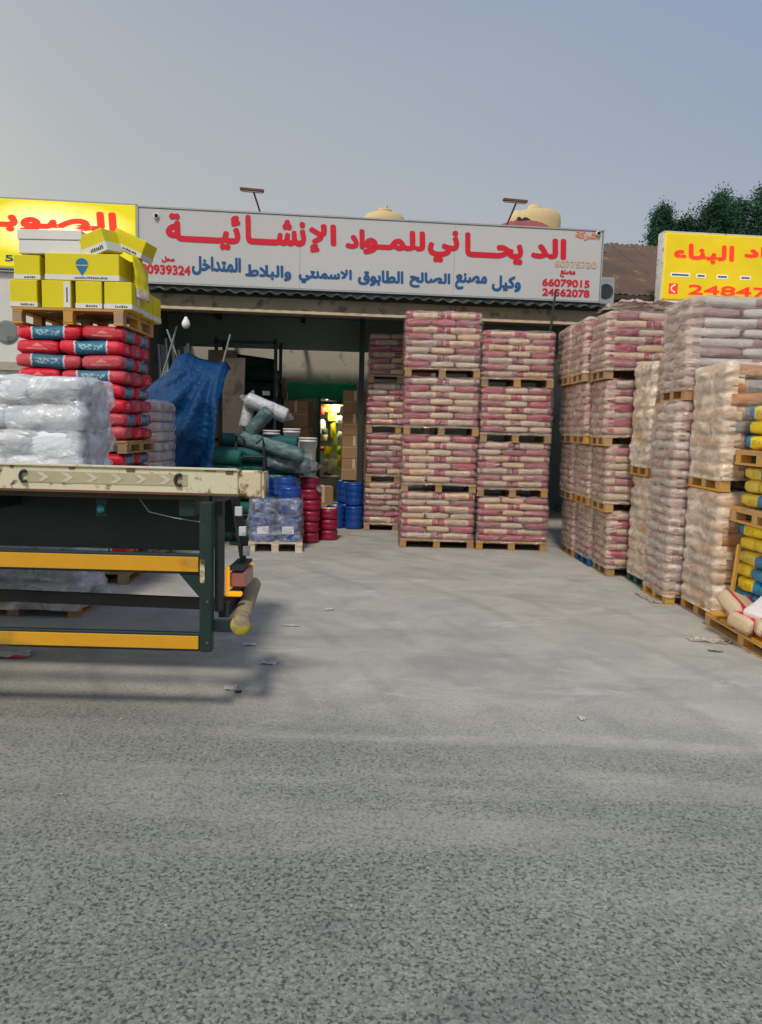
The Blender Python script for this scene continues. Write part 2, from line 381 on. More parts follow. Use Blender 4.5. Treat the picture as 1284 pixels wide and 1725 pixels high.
def film_mesh(W, D, z0, z1, pitch, mats, seed, face=None, amp=0.014, rad=0.05, topw=0.03, zb=0.125, nper=18, nv=None):
    """skin of stretch film: rounded box without a bottom, pulled in between the bag layers and wrinkled"""
    P = []; hx, hy = W / 2, D / 2
    def seg(a, b, k): return [(a[0] + (b[0] - a[0]) * i / k, a[1] + (b[1] - a[1]) * i / k) for i in range(k)]
    def arc(cx_, cy_, a0): return [(cx_ + rad * math.cos(a0 + PI / 2 * i / 3), cy_ + rad * math.sin(a0 + PI / 2 * i / 3)) for i in range(3)]
    P += seg((-hx + rad, -hy), (hx - rad, -hy), nper) + arc(hx - rad, -hy + rad, -PI / 2)
    P += seg((hx, -hy + rad), (hx, hy - rad), nper) + arc(hx - rad, hy - rad, 0)
    P += seg((hx - rad, hy), (-hx + rad, hy), nper) + arc(-hx + rad, hy - rad, PI / 2)
    P += seg((-hx, hy - rad), (-hx, -hy + rad), nper) + arc(-hx + rad, -hy + rad, PI)
    n = len(P); V = []; F = []; MI = []
    if nv is None: nv = max(20, int((z1 - z0) / pitch * 8)) if pitch else 22
    sd = seed * 7.31
    rows = [(z0 + (z1 - z0 - topw) * i / nv, 0.0) for i in range(nv + 1)] + [(z1 - topw * .3, .02), (z1, .06), (z1, .22)]
    for (z, inset) in rows:
        for (x, y) in P:
            l = max(abs(x) / hx, abs(y) / hy); nx, ny = x / max(hx, .01), y / max(hy, .01)
            nn = Vector((nx ** 5, ny ** 5, 0)); nn = nn.normalized() if nn.length > 1e-6 else Vector((0, 0, 0))
            d = noise.noise((x * 4 + sd, y * 4, z * 6)) * amp + noise.noise((x * 11 + sd, y * 11, z * 24)) * amp * .6
            if pitch: d += (abs(math.sin(PI * (z - zb) / pitch)) ** .8 - .8) * .016 * (1 + .5 * noise.noise((x * 2 + sd, y * 2, z * 3)))
            k = 1 - inset * 2 * (1 if inset < .1 else 1)
            zz = z + (noise.noise((x * 5 + sd, y * 5, 3.1)) * .025 if inset > .03 else noise.noise((x * 3, y * 3 + sd, z)) * .008)
            V.append((x * k + nn.x * d, y * k + nn.y * d, zz))
    for i in range(len(rows) - 1):
        for k in range(n):
            F.append((i * n + k, i * n + (k + 1) % n, (i + 1) * n + (k + 1) % n, (i + 1) * n + k))
            x = (P[k][0] + P[(k + 1) % n][0]) / 2; MI.append(face(x / hx, (P[k][1] + P[(k + 1) % n][1]) / 2 / hy, i) if face else 0)
    F.append(tuple((len(rows) - 1) * n + k for k in range(n))); MI.append(0)
    m = bpy.data.meshes.new('film'); m.from_pydata(V, [], F)
    for a in mats: m.materials.append(a)
    m.polygons.foreach_set('material_index', MI); m.polygons.foreach_set('use_smooth', [True] * len(F)); m.update(); return m

def load(label, x, y, z, W, D, n, h, bag, seed, pat=layer_AB, pmat='wood', films=('film',), face=None, rz=0.0, group=None, name='wrapped_pallet_load', cat='pallet load', pH=0.125, pW=None, pD=None, fgrow=0.014, flip0=0, amp=0.014, z_low=0.03):
    t = thing(name, label, cat, (x, y, z), rz, group)
    pallet(pW or W, pD or D, t, pmat, pH, seed=seed)
    for (l, bx, by, bz, brz, L, w, hh, k, tilt) in stack_bags(W * .985, D * .985, n, h, pat, seed, flip0):
        ob_ = put('bag', bag_mesh(bag, k), t, (bx, by, pH + bz), (tilt, 0, brz), (L, w, hh))
        q_ = random.Random(seed * 997 + int(bx * 91) + l * 31).random()
        pale = (abs(bx) < W * .12 and q_ < .85) or q_ < .22          # the middle bag of a row shows its pale end
        ob_.color = (1.0 if pale else 0.0, 0, 0, 1)
    if films:
        put('film', film_mesh(W + fgrow * 2, D + fgrow * 2, pH - z_low, pH + n * h + .02, h, [M[f] for f in films], seed, face, amp), t)
    return t

# ------------------------------------------------------------------ ground and road
def yard_color(g, p):
    big = g.noise(p, 0.35, 4, 0.55); mid = g.noise(g.mp(p, (1, 1.3, 1)), 1.9, 6, 0.62, 0.7); fine = g.noise(p, 60, 3, 0.7)
    c = g.mix(g.step(big, 0.5, 0.2), (0.315, 0.310, 0.282, 1), (0.390, 0.375, 0.328, 1))
    c = g.mix(g.step(mid, 0.52, 0.16), c, (0.445, 0.425, 0.370, 1))
    dark = g.step(g.noise(g.mp(p, (0.8, 1.5, 1), loc=(3, 1, 0)), 0.9, 6, 0.65, 0.6), 0.58, 0.08)
    c = g.mix(g.M('MULTIPLY', dark, 0.45), c, (0.225, 0.226, 0.208, 1))
    chalk = g.step(g.noise(g.mp(p, (0.9, 2.0, 1), (0, 0, 0.12), (7, 2, 0)), 1.1, 7, 0.66, 0.5), 0.64, 0.05)
    arcv = g.n('TexWave'); arcv.wave_type = 'RINGS'; arcv.rings_direction = 'Z'; arcv.inputs['Scale'].default_value = 0.55; arcv.inputs['Distortion'].default_value = 1.5; arcv.inputs['Detail'].default_value = 3; g.link(g.mp(p, (1, 1, 0.0), (0, 0, 0), (9.0, -2.0, 0)), arcv.inputs['Vector'])
    tyre_m = g.M('MULTIPLY', g.step(arcv.outputs['Fac'], 0.90, 0.08), g.step(g.noise(p, 0.8, 3), 0.5, 0.12))
    c = g.mix(g.M('MULTIPLY', tyre_m, 0.28), c, (0.20, 0.197, 0.18, 1))
    c = g.mix(g.M('MULTIPLY', chalk, 0.6), c, (0.54, 0.53, 0.49, 1))
    c = g.hsv(c, 0.5, 1.0, g.M('ADD', g.M('MULTIPLY', fine, 0.42), 0.79))
    pit = g.step(g.vor(p, 7.0), 0.045, 0.02, 1, 0)
    c = g.mix(g.M('MULTIPLY', pit, 0.5), c, (0.09, 0.09, 0.085, 1))
    return c, fine
g = G('dusty_concrete_yard', 0.92, 0.15); p = g.pos(); c, f = yard_color(g, p); g.color(c)
g.bump(g.M('ADD', f, g.noise(p, 7, 4)), 0.35, 0.01); M['yard'] = g.m

g = G('worn_asphalt_with_dust', 0.9, 0.2); p = g.pos(); X, Y, Z = g.xyz(p)
yc, f = yard_color(g, p)
cellc = g.vor(p, 80, 'F1', 'Color'); cr = g.xyz(cellc)[0]; edge = g.vor(p, 80, 'F1')
stone = g.mix(cr, (0.212, 0.224, 0.196, 1), (0.325, 0.336, 0.294, 1))
bind = g.step(g.noise(p, 62, 2, 0.6), 0.595, 0.05)
c = g.mix(g.M('MULTIPLY', bind, 0.80), stone, (0.045, 0.053, 0.050, 1))
gap = g.step(edge, 0.62, 0.12); c = g.mix(g.M('MULTIPLY', gap, 0.40), c, (0.075, 0.083, 0.078, 1))
tone = g.noise(g.mp(p, (0.5, 1.2, 1)), 0.9, 4, 0.55)
c = g.hsv(c, 0.5, 1.0, g.M('ADD', g.M('ADD', g.M('MULTIPLY', tone, 0.6), 0.56), g.M('MULTIPLY', X, 0.03)))
oil = g.step(g.noise(g.mp(p, (0.6, 1.0, 1), loc=(4, 9, 0)), 1.3, 5, 0.6), 0.63, 0.05)
c = g.mix(g.M('MULTIPLY', oil, 0.22), c, (0.060, 0.068, 0.072, 1))
# dust: full cover beyond the road edge, wisps dragged over the road by tyres
edge_n = g.noise(g.mp(p, (0.45, 0.8, 1)), 1.0, 5, 0.6)
dist = g.M('ADD', Y, g.M('ADD', g.M('MULTIPLY', g.M('SUBTRACT', edge_n, 0.5), 1.6), g.M('MULTIPLY', X, 0.17)))
cover = g.step(dist, 4.35, 0.60)
tracks = g.noise(g.mp(p, (0.30, 2.1, 1), (0, 0, 0.30)), 1.1, 4, 0.5)
wisps = g.M('MULTIPLY', g.M('MULTIPLY', g.step(tracks, 0.54, 0.08), g.step(Y, 2.75, 0.7)), g.step(X, -0.1, 1.2, 0.45, 1.0))
cover = g.M('MAXIMUM', cover, g.M('MULTIPLY', wisps, 0.72))
grain = g.M('MULTIPLY', g.step(g.noise(p, 60, 2, 0.5), 0.42, 0.14), 0.35)
cover = g.M('MINIMUM', g.M('ADD', cover, g.M('MULTIPLY', grain, g.step(dist, 3.3, 0.8))), 1.0)
full = g.step(Y, 5.25, 0.25)
cover = g.M('MAXIMUM', cover, full)
g.color(g.mix(cover, c, yc))
hgt = g.M('ADD', g.M('MULTIPLY', g.M('SUBTRACT', 1.0, bind), g.M('SUBTRACT', 1.0, cover)), g.M('MULTIPLY', f, 0.3))
g.bump(hgt, 0.5, 0.006); M['asphalt'] = g.m

tag(MB().box(-150, 150, -120, 180, -0.5, 0.0).build('ground', M['yard']), kind='structure')
MB_r = MB(); MB_r.add([(-150, -120, .004), (150, -120, .004), (150, 5.6, .004), (-150, 5.6, .004)], [(0, 1, 2, 3)])
tag(MB_r.build('road', M['asphalt']), kind='structure')

# ------------------------------------------------------------------ plain surfaces
M['wall_beige'] = dirty('beige_plaster', (0.37, 0.335, 0.275), 0.9, 0.2, 1.5, 0.2, stain=(0.20, 0.18, 0.15), stain_at=0.63)
M['wall_grey'] = dirty('grey_cement_board', (0.19, 0.215, 0.21), 0.9, 0.2, 1.5, 0.2, stain=(0.07, 0.075, 0.07), stain_at=0.62)
M['wall_pale'] = dirty('pale_wall_panel', (0.60, 0.60, 0.57), 0.7, 0.12, 1.5, 0.3, stain=(0.38, 0.36, 0.32), stain_at=0.66)
M['sign_white'] = dirty('weathered_white_sign_face', (0.47, 0.475, 0.475), 0.5, 0.07, 1.2, 0.5, stain=(0.42, 0.41, 0.40), stain_at=0.70, stain_scale=2.5, bump=0.03)
M['alu'] = dirty('dull_aluminium', (0.36, 0.37, 0.38), 0.45, 0.15, 3, 0.5, 0.4)
M['rust_sheet'] = dirty('brown_weathered_roof_sheet', (0.125, 0.085, 0.065), 0.85, 0.3, 2.0, 0.2, stain=(0.30, 0.19, 0.06), stain_at=0.64, stain_scale=2.5)
M['dark_sheet'] = dirty('dark_corrugated_sheet', (0.045, 0.055, 0.05), 0.7, 0.35, 3, 0.3, stain=(0.16, 0.14, 0.11), stain_at=0.62)
M['dark_metal'] = dirty('dark_painted_metal', (0.022, 0.032, 0.032), 0.6, 0.3, 4, 0.4)
M['green_metal'] = dirty('dark_green_truck_paint', (0.012, 0.030, 0.029), 0.5, 0.3, 4, 0.35, stain=(0.10, 0.09, 0.07), stain_at=0.68)
M['black'] = dirty('black_rubber', (0.012, 0.013, 0.014), 0.75, 0.25, 6, 0.3)
M['rust_metal'] = dirty('rusty_steel', (0.14, 0.065, 0.045), 0.8, 0.35, 6, 0.3)
M['cream_paint'] = dirty('chipped_cream_truck_paint', (0.62, 0.57, 0.40), 0.55, 0.12, 3, 0.4, stain=(0.09, 0.045, 0.025), stain_at=0.625, stain_scale=15.0)
M['cream_rusty'] = dirty('rusted_cream_corner', (0.58, 0.50, 0.32), 0.65, 0.2, 4, 0.3, stain=(0.10, 0.045, 0.02), stain_at=0.53, stain_scale=9.0)
M['tan_paint'] = dirty('faded_reflective_tape', (0.42, 0.37, 0.235), 0.5, 0.2, 8, 0.4)
M['pale_tape'] = dirty('pale_reflective_chevron', (0.56, 0.53, 0.40), 0.4, 0.25, 10, 0.5)
M['yellow_paint'] = dirty('amber_guard_rail_paint', (0.62, 0.30, 0.012), 0.42, 0.14, 2.2, 0.5, stain=(0.36, 0.20, 0.02), stain_at=0.60, stain_scale=2.0)
M['yellow_rubber'] = dirty('worn_yellow_rubber', (0.50, 0.38, 0.04), 0.6, 0.3, 6, 0.3, stain=(0.25, 0.20, 0.13), stain_at=0.5, stain_scale=9)
M['buffer'] = dirty('dusty_rubber_buffer', (0.30, 0.25, 0.15), 0.8, 0.3, 6, 0.2, stain=(0.05, 0.045, 0.04), stain_at=0.62, stain_scale=9)
g = G('lit_amber_lamp_lens', .25); g.color((0.9, 0.34, 0.01, 1)); g.put(g.b.inputs['Emission Color'], (1.0, 0.40, 0.01, 1)); g.put(g.b.inputs['Emission Strength'], 0.45); M['lens_amber'] = g.m
M['lens_red'] = dirty('dusty_red_lamp_lens', (0.30, 0.12, 0.10), 0.3, 0.2, 6, 0.6)
M['lens_teal'] = dirty('teal_lamp_glass', (0.02, 0.20, 0.22), 0.2, 0.2, 6, 0.6)
M['white_plastic'] = dirty('white_plastic', (0.70, 0.71, 0.72), 0.4, 0.1, 4, 0.5, bump=0.02)
M['white_paint'] = dirty('dirty_white_paint', (0.60, 0.60, 0.58), 0.5, 0.2, 4, 0.4, stain=(0.1, 0.1, 0.1), stain_at=0.63, stain_scale=9)
M['blue_plastic'] = dirty('blue_plastic_drum', (0.008, 0.055, 0.26), 0.35, 0.15, 4, 0.5, bump=0.03)
M['burgundy'] = dirty('burgundy_plastic', (0.26, 0.008, 0.035), 0.4, 0.15, 4, 0.5, bump=0.03)
M['carton'] = dirty('brown_carton', (0.32, 0.19, 0.10), 0.85, 0.14, 3, 0.2, stain=(0.25, 0.15, 0.08), stain_at=0.66)
M['tape'] = dirty('packing_tape', (0.55, 0.44, 0.30), 0.35, 0.1, 5, 0.5)
M['box_yellow'] = dirty('yellow_printed_carton', (0.66, 0.56, 0.006), 0.55, 0.08, 3, 0.35, bump=0.03)
M['box_white'] = dirty('white_printed_carton', (0.66, 0.66, 0.64), 0.6, 0.08, 3, 0.3, bump=0.03)
M['print_dark'] = dirty('dark_box_print', (0.05, 0.06, 0.03), 0.6, 0.1)
M['print_blue'] = dirty('blue_box_print', (0.01, 0.16, 0.34), 0.5, 0.1)
M['net_green'] = dirty('green_netting_roll', (0.012, 0.105, 0.098), 0.7, 0.35, 8, 0.3, fine=120, bump=0.5)
M['net_dark'] = dirty('dark_green_netting', (0.010, 0.026, 0.022), 0.9, 0.4, 8, 0.2, fine=90, bump=0.8)
M['green_cloth'] = dirty('green_awning_cloth', (0.02, 0.26, 0.09), 0.8, 0.3, 3, 0.2)
M['green_door'] = dirty('green_door_paint', (0.02, 0.13, 0.05), 0.5, 0.2, 3, 0.4, stain=(0.02, 0.05, 0.03), stain_at=0.62)
M['plywood'] = dirty('grey_brown_plywood', (0.10, 0.082, 0.068), 0.85, 0.3, 2.5, 0.2, stain=(0.05, 0.042, 0.036), stain_at=0.58)
M['pipe_pale'] = dirty('pale_pvc_pipe', (0.42, 0.42, 0.40), 0.5, 0.25, 5, 0.4)
M['tank_yellow'] = dirty('sun_faded_tank', (0.56, 0.43, 0.22), 0.7, 0.12, 2, 0.3)
M['red_cloth'] = dirty('faded_red_sheet', (0.28, 0.075, 0.075), 0.8, 0.25, 3, 0.2)
M['paper'] = dirty('white_litter', (0.55, 0.54, 0.51), 0.8, 0.12, 9, 0.2)
M['paper_red'] = dirty('red_print_edge', (0.55, 0.05, 0.06), 0.8, 0.1)
M['dark_litter'] = dirty('dark_litter', (0.05, 0.05, 0.05), 0.8, 0.2)
M['ink_red'] = dirty('red_vinyl_letters', (0.58, 0.004, 0.022), 0.5, 0.04, 2, 0.4, bump=0)
M['ink_blue'] = dirty('blue_vinyl_letters', (0.008, 0.085, 0.24), 0.5, 0.06, 2, 0.4, bump=0)
M['ink_orange'] = dirty('faded_orange_letters', (0.62, 0.22, 0.12), 0.6, 0.1, 4, 0.3, bump=0)
M['ink_pale'] = dirty('bleached_orange_letters', (0.55, 0.38, 0.29), 0.6, 0.2, 6, 0.3, bump=0)
M['lamp_glass'] = dirty('frosted_bulb_glass', (0.75, 0.76, 0.76), 0.3, 0.05, 5, 0.5)
M['bark'] = dirty('bark', (0.07, 0.055, 0.04), 0.9, 0.3, 6, 0.1)

def backlit(name, col, glow, strength, hot=None):
    """back-lit acrylic: tubes behind the face light it unevenly"""
    g = G(name, 0.3, 0.5); g.color((*col, 1))
    o = g.pos(); n = g.noise(g.mp(o, (1.3, 1.3, 2.4)), 1.3, 2)
    if hot:
        X, Y, Z = g.xyz(o)
        dx = g.M('DIVIDE', g.M('SUBTRACT', X, hot[0]), hot[2]); dz = g.M('DIVIDE', g.M('SUBTRACT', Z, hot[1]), hot[3])
        d = g.M('ADD', g.M('MULTIPLY', dx, dx), g.M('MULTIPLY', dz, dz))
        w = g.step(g.M('ADD', d, g.M('MULTIPLY', n, 0.6)), 0.8, 0.8, 1, 0)
        ec = g.mix(w, (*glow, 1), (1.0, 0.98, 0.72, 1)); g.put(g.b.inputs['Emission Color'], ec)
        g.put(g.b.inputs['Emission Strength'], g.M('ADD', g.M('MULTIPLY', w, strength * 2.2), strength))
    else:
        g.put(g.b.inputs['Emission Color'], (*glow, 1)); g.put(g.b.inputs['Emission Strength'], g.M('MULTIPLY', g.M('ADD', n, 0.5), strength))
    return g.m
M['lit_yellow_L'] = backlit('backlit_yellow_face', (0.62, 0.52, 0.01), (0.80, 0.70, 0.0), 0.38, hot=(-4.55, 4.22, 1.0, 0.36))
M['lit_yellow_R'] = backlit('backlit_yellow_face_right', (0.62, 0.47, 0.006), (0.85, 0.56, 0.0), 0.30)
M['lit_red'] = backlit('backlit_red_letters', (0.55, 0.02, 0.01), (1.0, 0.055, 0.012), 0.62)
M['lit_white'] = backlit('backlit_white_marks', (0.7, 0.68, 0.6), (1.0, 0.9, 0.7), 0.25)

# ------------------------------------------------------------------ Arabic lettering
AF = {'ا':(0xFE8D,0xFE8E,0,0),'إ':(0xFE87,0xFE88,0,0),'ب':(0xFE8F,0xFE90,0xFE91,0xFE92),'ة':(0xFE93,0xFE94,0,0),'ت':(0xFE95,0xFE96,0xFE97,0xFE98),'ح':(0xFEA1,0xFEA2,0xFEA3,0xFEA4),'خ':(0xFEA5,0xFEA6,0xFEA7,0xFEA8),'د':(0xFEA9,0xFEAA,0,0),'ر':(0xFEAD,0xFEAE,0,0),'س':(0xFEB1,0xFEB2,0xFEB3,0xFEB4),'ش':(0xFEB5,0xFEB6,0xFEB7,0xFEB8),'ص':(0xFEB9,0xFEBA,0xFEBB,0xFEBC),'ط':(0xFEC1,0xFEC2,0xFEC3,0xFEC4),'ع':(0xFEC9,0xFECA,0xFECB,0xFECC),'ق':(0xFED5,0xFED6,0xFED7,0xFED8),'ك':(0xFED9,0xFEDA,0xFEDB,0xFEDC),'ل':(0xFEDD,0xFEDE,0xFEDF,0xFEE0),'م':(0xFEE1,0xFEE2,0xFEE3,0xFEE4),'ن':(0xFEE5,0xFEE6,0xFEE7,0xFEE8),'و':(0xFEED,0xFEEE,0,0),'ي':(0xFEF1,0xFEF2,0xFEF3,0xFEF4),'ئ':(0xFE89,0xFE8A,0xFE8B,0xFE8C),'ء':(0xFE80,0,0,0),'ـ':(0x640,0x640,0x640,0x640)}
LAM = {'ا': (0xFEFB, 0xFEFC), 'إ': (0xFEF9, 0xFEFA)}
def shape(s):
    out = []; i = 0; prev = False
    if not any(ch in AF for ch in s): return s
    while i < len(s):
        ch = s[i]
        if ch not in AF: out.append(ch); prev = False; i += 1; continue
        if ch == 'ل' and i + 1 < len(s) and s[i + 1] in LAM:
            out.append(chr(LAM[s[i + 1]][1 if prev else 0])); prev = False; i += 2; continue
        nxt = i + 1 < len(s) and s[i + 1] in AF and s[i + 1] != 'ء' and bool(AF[ch][2])
        f = AF[ch]; k = (3 if nxt else 1) if prev else (2 if nxt else 0)
        out.append(chr(f[k] or f[0])); prev = nxt; i += 1
    return ''.join(reversed(out))
def lettering(text, x0, x1, z0, z1, mat, parent, y, bold=0.02, name='lettering'):
    """flat cut letters filling the given rectangle on a sign face (local x, z), standing at local y (towards the road)"""
    body = shape(text)
    cu = bpy.data.curves.new('text', 'FONT'); cu.body = body; cu.resolution_u = 12
    for k in range(4): cu.materials.append(mat)
    for k in range(len(body)): cu.body_format[k].material_index = k % 4
    ob = bpy.data.objects.new('text', cu); COL.objects.link(ob)
    bpy.context.view_layer.update()
    me = ob.evaluated_get(bpy.context.evaluated_depsgraph_get()).to_mesh()
    vs = [tuple(v.co) for v in me.vertices]; fs = [tuple(p.vertices) for p in me.polygons]; fm = [p.material_index for p in me.polygons]
    ob.to_mesh_clear(); bpy.data.objects.remove(ob); bpy.data.curves.remove(cu)
    vm = {}
    for f, m in zip(fs, fm):
        for i in f: vm[i] = m
    xs = [v[0] for v in vs]; ys = [v[1] for v in vs]
    sx = (x1 - x0 - 2 * bold) / (max(xs) - min(xs)); sz = (z1 - z0 - 2 * bold) / (max(ys) - min(ys))
    bx, bz = min(xs), min(ys); mb = MB()
    offs = [(0, 0)] + ([(bold * math.cos(a), bold * math.sin(a)) for a in [PI / 4 * i for i in range(8)]] if bold > 0 else [])
    for q, (ox, oz) in enumerate(offs):
        mb.add([(x0 + bold + (v[0] - bx) * sx + ox, y - .0012 * 0 - q * .0005 - vm.get(i, 0) * .00011, z0 + bold + (v[1] - bz) * sz + oz) for i, v in enumerate(vs)], fs)
    return mb.build(name, mat, parent)

# ------------------------------------------------------------------ the shop front (its own frame: x along the front, y into the shop)
FR = math.atan(0.1)
def front(x, y=0.0, z=0.0):
    """point in the shop frame -> world"""
    return (x * math.cos(FR) - y * math.sin(FR), 11.3 + x * math.sin(FR) + y * math.cos(FR), z)

# main sign board
sg = thing('shop_sign', 'long white sign with big red and small blue Arabic lettering above the shop', 'sign', front(0, 0, 0), FR)
MB().box(-3.475, 3.165, 0.012, 0.16, 3.575, 4.578, bev=0.006).build('sign_panel', M['sign_white'], sg)
fr = MB()
fr.box(-3.49, 3.18, 0.0, 0.165, 4.579, 4.600); fr.box(-3.49, 3.18, 0.0, 0.165, 3.556, 3.574)
fr.box(-3.495, -3.476, 0.0, 0.165, 3.556, 4.600); fr.box(3.166, 3.185, 0.0, 0.165, 3.556, 4.600)
fr.build('sign_frame', M['alu'], sg)
for x in (-1.25, 0.97):
    MB().box(x - .0015, x + .0015, 0.0095, 0.0118, 3.58, 4.575).build('panel_joint', M['wall_grey'], sg)
TXT_RED = [("ئيــــة",-3.108,-2.083,4.059,4.532),("نشـــا",-2.017,-1.165,4.156,4.551),("الإ",-1.130,-0.736,4.081,4.480),("اد",-0.610,-0.331,4.160,4.438),("للمـو",-0.355,0.541,4.096,4.449),("ني",0.577,1.035,4.030,4.485),("يحـــا",1.115,1.981,4.047,4.471),("الد",2.096,2.629,4.152,4.445)]
TXT_BLUE = [("المتداخل",-2.753,-2.072,3.704,3.963),("والبلاط",-2.014,-1.366,3.671,3.883),("الاسمنتي",-1.264,-0.506,3.656,3.870),("الطابوق",-0.420,0.238,3.657,3.881),("الصالح",0.325,0.923,3.663,3.880),("مصنع",0.993,1.465,3.664,3.898),("وكيل",1.537,1.970,3.661,3.888)]
TXT_SMALL = [("محل",-3.167,-2.989,3.852,3.940),("90939324",-3.448,-2.770,3.690,3.820),("مصنع",2.550,2.782,3.903,4.013),("66079015",2.289,3.006,3.765,3.875),("24562078",2.295,3.014,3.626,3.736)]
for t in TXT_RED: lettering(*t, M['ink_red'], sg, 0.008, 0.021)
for t in TXT_BLUE: lettering(*t, M['ink_blue'], sg, 0.008, 0.010)
for t in TXT_SMALL: lettering(*t, M['ink_red'], sg, 0.008, 0.006)
lettering("شركة", 2.753, 3.074, 4.438, 4.573, M['ink_orange'], sg, 0.008, 0.007)
lettering("60775730", 2.462, 3.098, 4.044, 4.145, M['ink_pale'], sg, 0.008, 0.006)
for x, z in ((-3.23, 4.47), (3.09, 4.545)):
    cm = thing('security_camera', 'small black dome camera on the %s of the white sign' % ('left upper corner' if x < 0 else 'right upper corner'), 'camera', front(x, 0, z), FR, 'cameras on the sign')
    MB().lathe([(0.001, .001), (.036, .001), (.038, .02), (.02, .03), (.001, .03)], 16).build('base', M['white_plastic'], cm, (0, 0.0, 0), (PI / 2, 0, 0))
    MB().lathe([(0.026, .0302), (.024, .042), (.014, .054), (.002, .058)], 14).build('dome', M['black'], cm, (0, 0.0, 0), (PI / 2, 0, 0), True)

# neighbouring back-lit signs
sl = thing('shop_sign', 'glowing yellow sign with red Arabic letters at the left edge', 'sign', front(0, 0, 0), FR)
MB().box(-6.4, -3.515, 0.012, 0.2, 3.70, 4.602, bev=0.01).build('sign_panel', M['lit_yellow_L'], sl)
MB().box(-6.42, -3.505, 0.02, 0.205, 4.604, 4.622).box(-6.42, -3.505, 0.02, 0.205, 3.68, 3.698).box(-3.513, -3.499, 0.02, 0.205, 3.68, 4.622).build('sign_frame', M['alu'], sl)
lettering("الصوبـ", -5.465, -3.764, 4.153, 4.490, M['lit_red'], sl, 0.008, 0.024)
lettering("5", -5.261, -5.152, 3.770, 3.857, M['ink_blue'], sl, 0.008, 0.004)
sr = thing('shop_sign', 'yellow sign with orange red Arabic letters and phone number at right edge', 'sign', front(0, 0, 0), FR)
MB().box(4.125, 7.6, 0.012, 0.2, 3.645, 4.625, bev=0.02).build('sign_panel', M['lit_yellow_R'], sr)
MB().box(4.104, 4.123, 0.03, 0.205, 3.625, 4.645).box(4.104, 7.62, 0.03, 0.205, 4.627, 4.645).box(4.104, 7.62, 0.03, 0.205, 3.625, 3.643).build('sign_frame', M['white_paint'], sr)
lettering("البناء", 4.251, 5.213, 4.192, 4.474, M['lit_red'], sr, 0.008, 0.017)
lettering("مواد", 5.362, 6.218, 4.267, 4.491, M['lit_red'], sr, 0.008, 0.017)
lettering("248479", 4.530, 6.030, 3.735, 3.885, M['lit_red'], sr, 0.008, 0.008)
for x, w in ((4.26, .26), (4.66, .11), (4.98, .14), (5.35, .13), (5.72, .16)):   # the thin blue line of print, too small to read
    MB().box(x - .02, x + w + .02, .0075, .0115, 3.985, 4.045, bev=.0015).build('print_backing', M['lit_white'], sr)
    MB().box(x, x + w, .004, .0072, 4.003, 4.027, bev=.001).build('print_stroke', M['ink_blue'], sr)
MB().box(4.225, 4.365, .008, .0115, 3.735, 3.89, bev=.0015).build('phone_badge', M['lit_red'], sr)
ph = MB(); ph.tube([(4.32, .006, 3.865), (4.275, .005, 3.845), (4.258, .005, 3.812), (4.275, .005, 3.78), (4.32, .006, 3.758)], [.014, .011, .009, .011, .014], 8); ph.build('phone_mark', M['lit_white'], sr)

# building: canopy, beam, walls, roof
M['beam'] = dirty('weathered_canopy_beam', (0.25, 0.215, 0.16), 0.85, 0.3, 2.0, 0.2, stain=(0.12, 0.10, 0.08), stain_at=0.58)
bd = thing('shop_building', 'open fronted shop with pale beam and dark corrugated canopy under the white sign', 'building', front(0, 0, 0), FR)
MB().box(-3.46, 4.2, 0.02, 0.22, 3.215, 3.44, bev=.01).build('beam', M['beam'], bd)
MB().box(-3.46, 4.2, -0.005, 0.018, 3.222, 3.262, bev=.004).build('beam_flange', M['tape'], bd)
cs = MB(); nseg = 180; xa, xb = -3.47, 3.45
for k in range(nseg + 1):
    x = xa + (xb - xa) * k / nseg; zz = .020 * math.sin(x * 2 * PI / .19)
    droop = .018 * noise.noise((x * 1.3, 0, 0))
    cs.v += [(x, -.16, 3.475 + zz + droop), (x, .02, 3.51 + zz), (x, -.16, 3.463 + zz + droop), (x, .02, 3.498 + zz)]
for k in range(nseg):
    a = k * 4; b = a + 4
    for f in ((a, b, b + 1, a + 1), (a + 2, a + 3, b + 3, b + 2), (a, a + 2, b + 2, b)): cs.f.append(f); cs.mi.append(0)
cs.build('corrugated_canopy', M['dark_sheet'], bd)
MB().box(-3.47, 3.45, 0.03, 0.15, 3.442, 3.553).build('canopy_backing', M['dark_metal'], bd)
MB().box(-3.72, 4.3, 0.225, 4.05, 3.46, 3.55).build('roof', M['wall_grey'], bd)
MB().box(-2.2, 1.2, 4.76, 6.3, 3.46, 3.55).build('roof', M['wall_grey'], bd)
MB().box(-3.70, -3.48, 0.24, 5.5, 0.0, 3.458).build('side_wall', M['wall_grey'], bd)
MB().box(-3.70, -3.47, 0.0, 0.23, 0.0, 3.55).build('corner_column', M['wall_pale'], bd)
MB().box(4.05, 4.25, 0.24, 5.5, 0.0, 3.458).build('side_wall', M['wall_grey'], bd)
bw = MB(); dx0, dx1, dtop = -0.88, -0.16, 2.50     # door opening in the back wall (shop frame)
bw.box(-3.47, dx0, 4.75, 4.95, 0, 3.458); bw.box(dx1, 4.04, 4.75, 4.95, 0, 3.458); bw.box(dx0, dx1, 4.752, 4.948, dtop, 3.456)
bw.build('back_wall', M['wall_beige'], bd)
M['fascia'] = dirty('grey_green_fascia', (0.25, 0.32, 0.31), 0.9, 0.2, 1.5, 0.2)
MB().box(-3.47, 4.04, 2.2, 2.28, 2.93, 3.459).build('fascia_board', M['fascia'], bd)
MB().box(-0.30, -0.22, 1.05, 1.13, 0, 3.458).build('post', M['dark_metal'], bd)
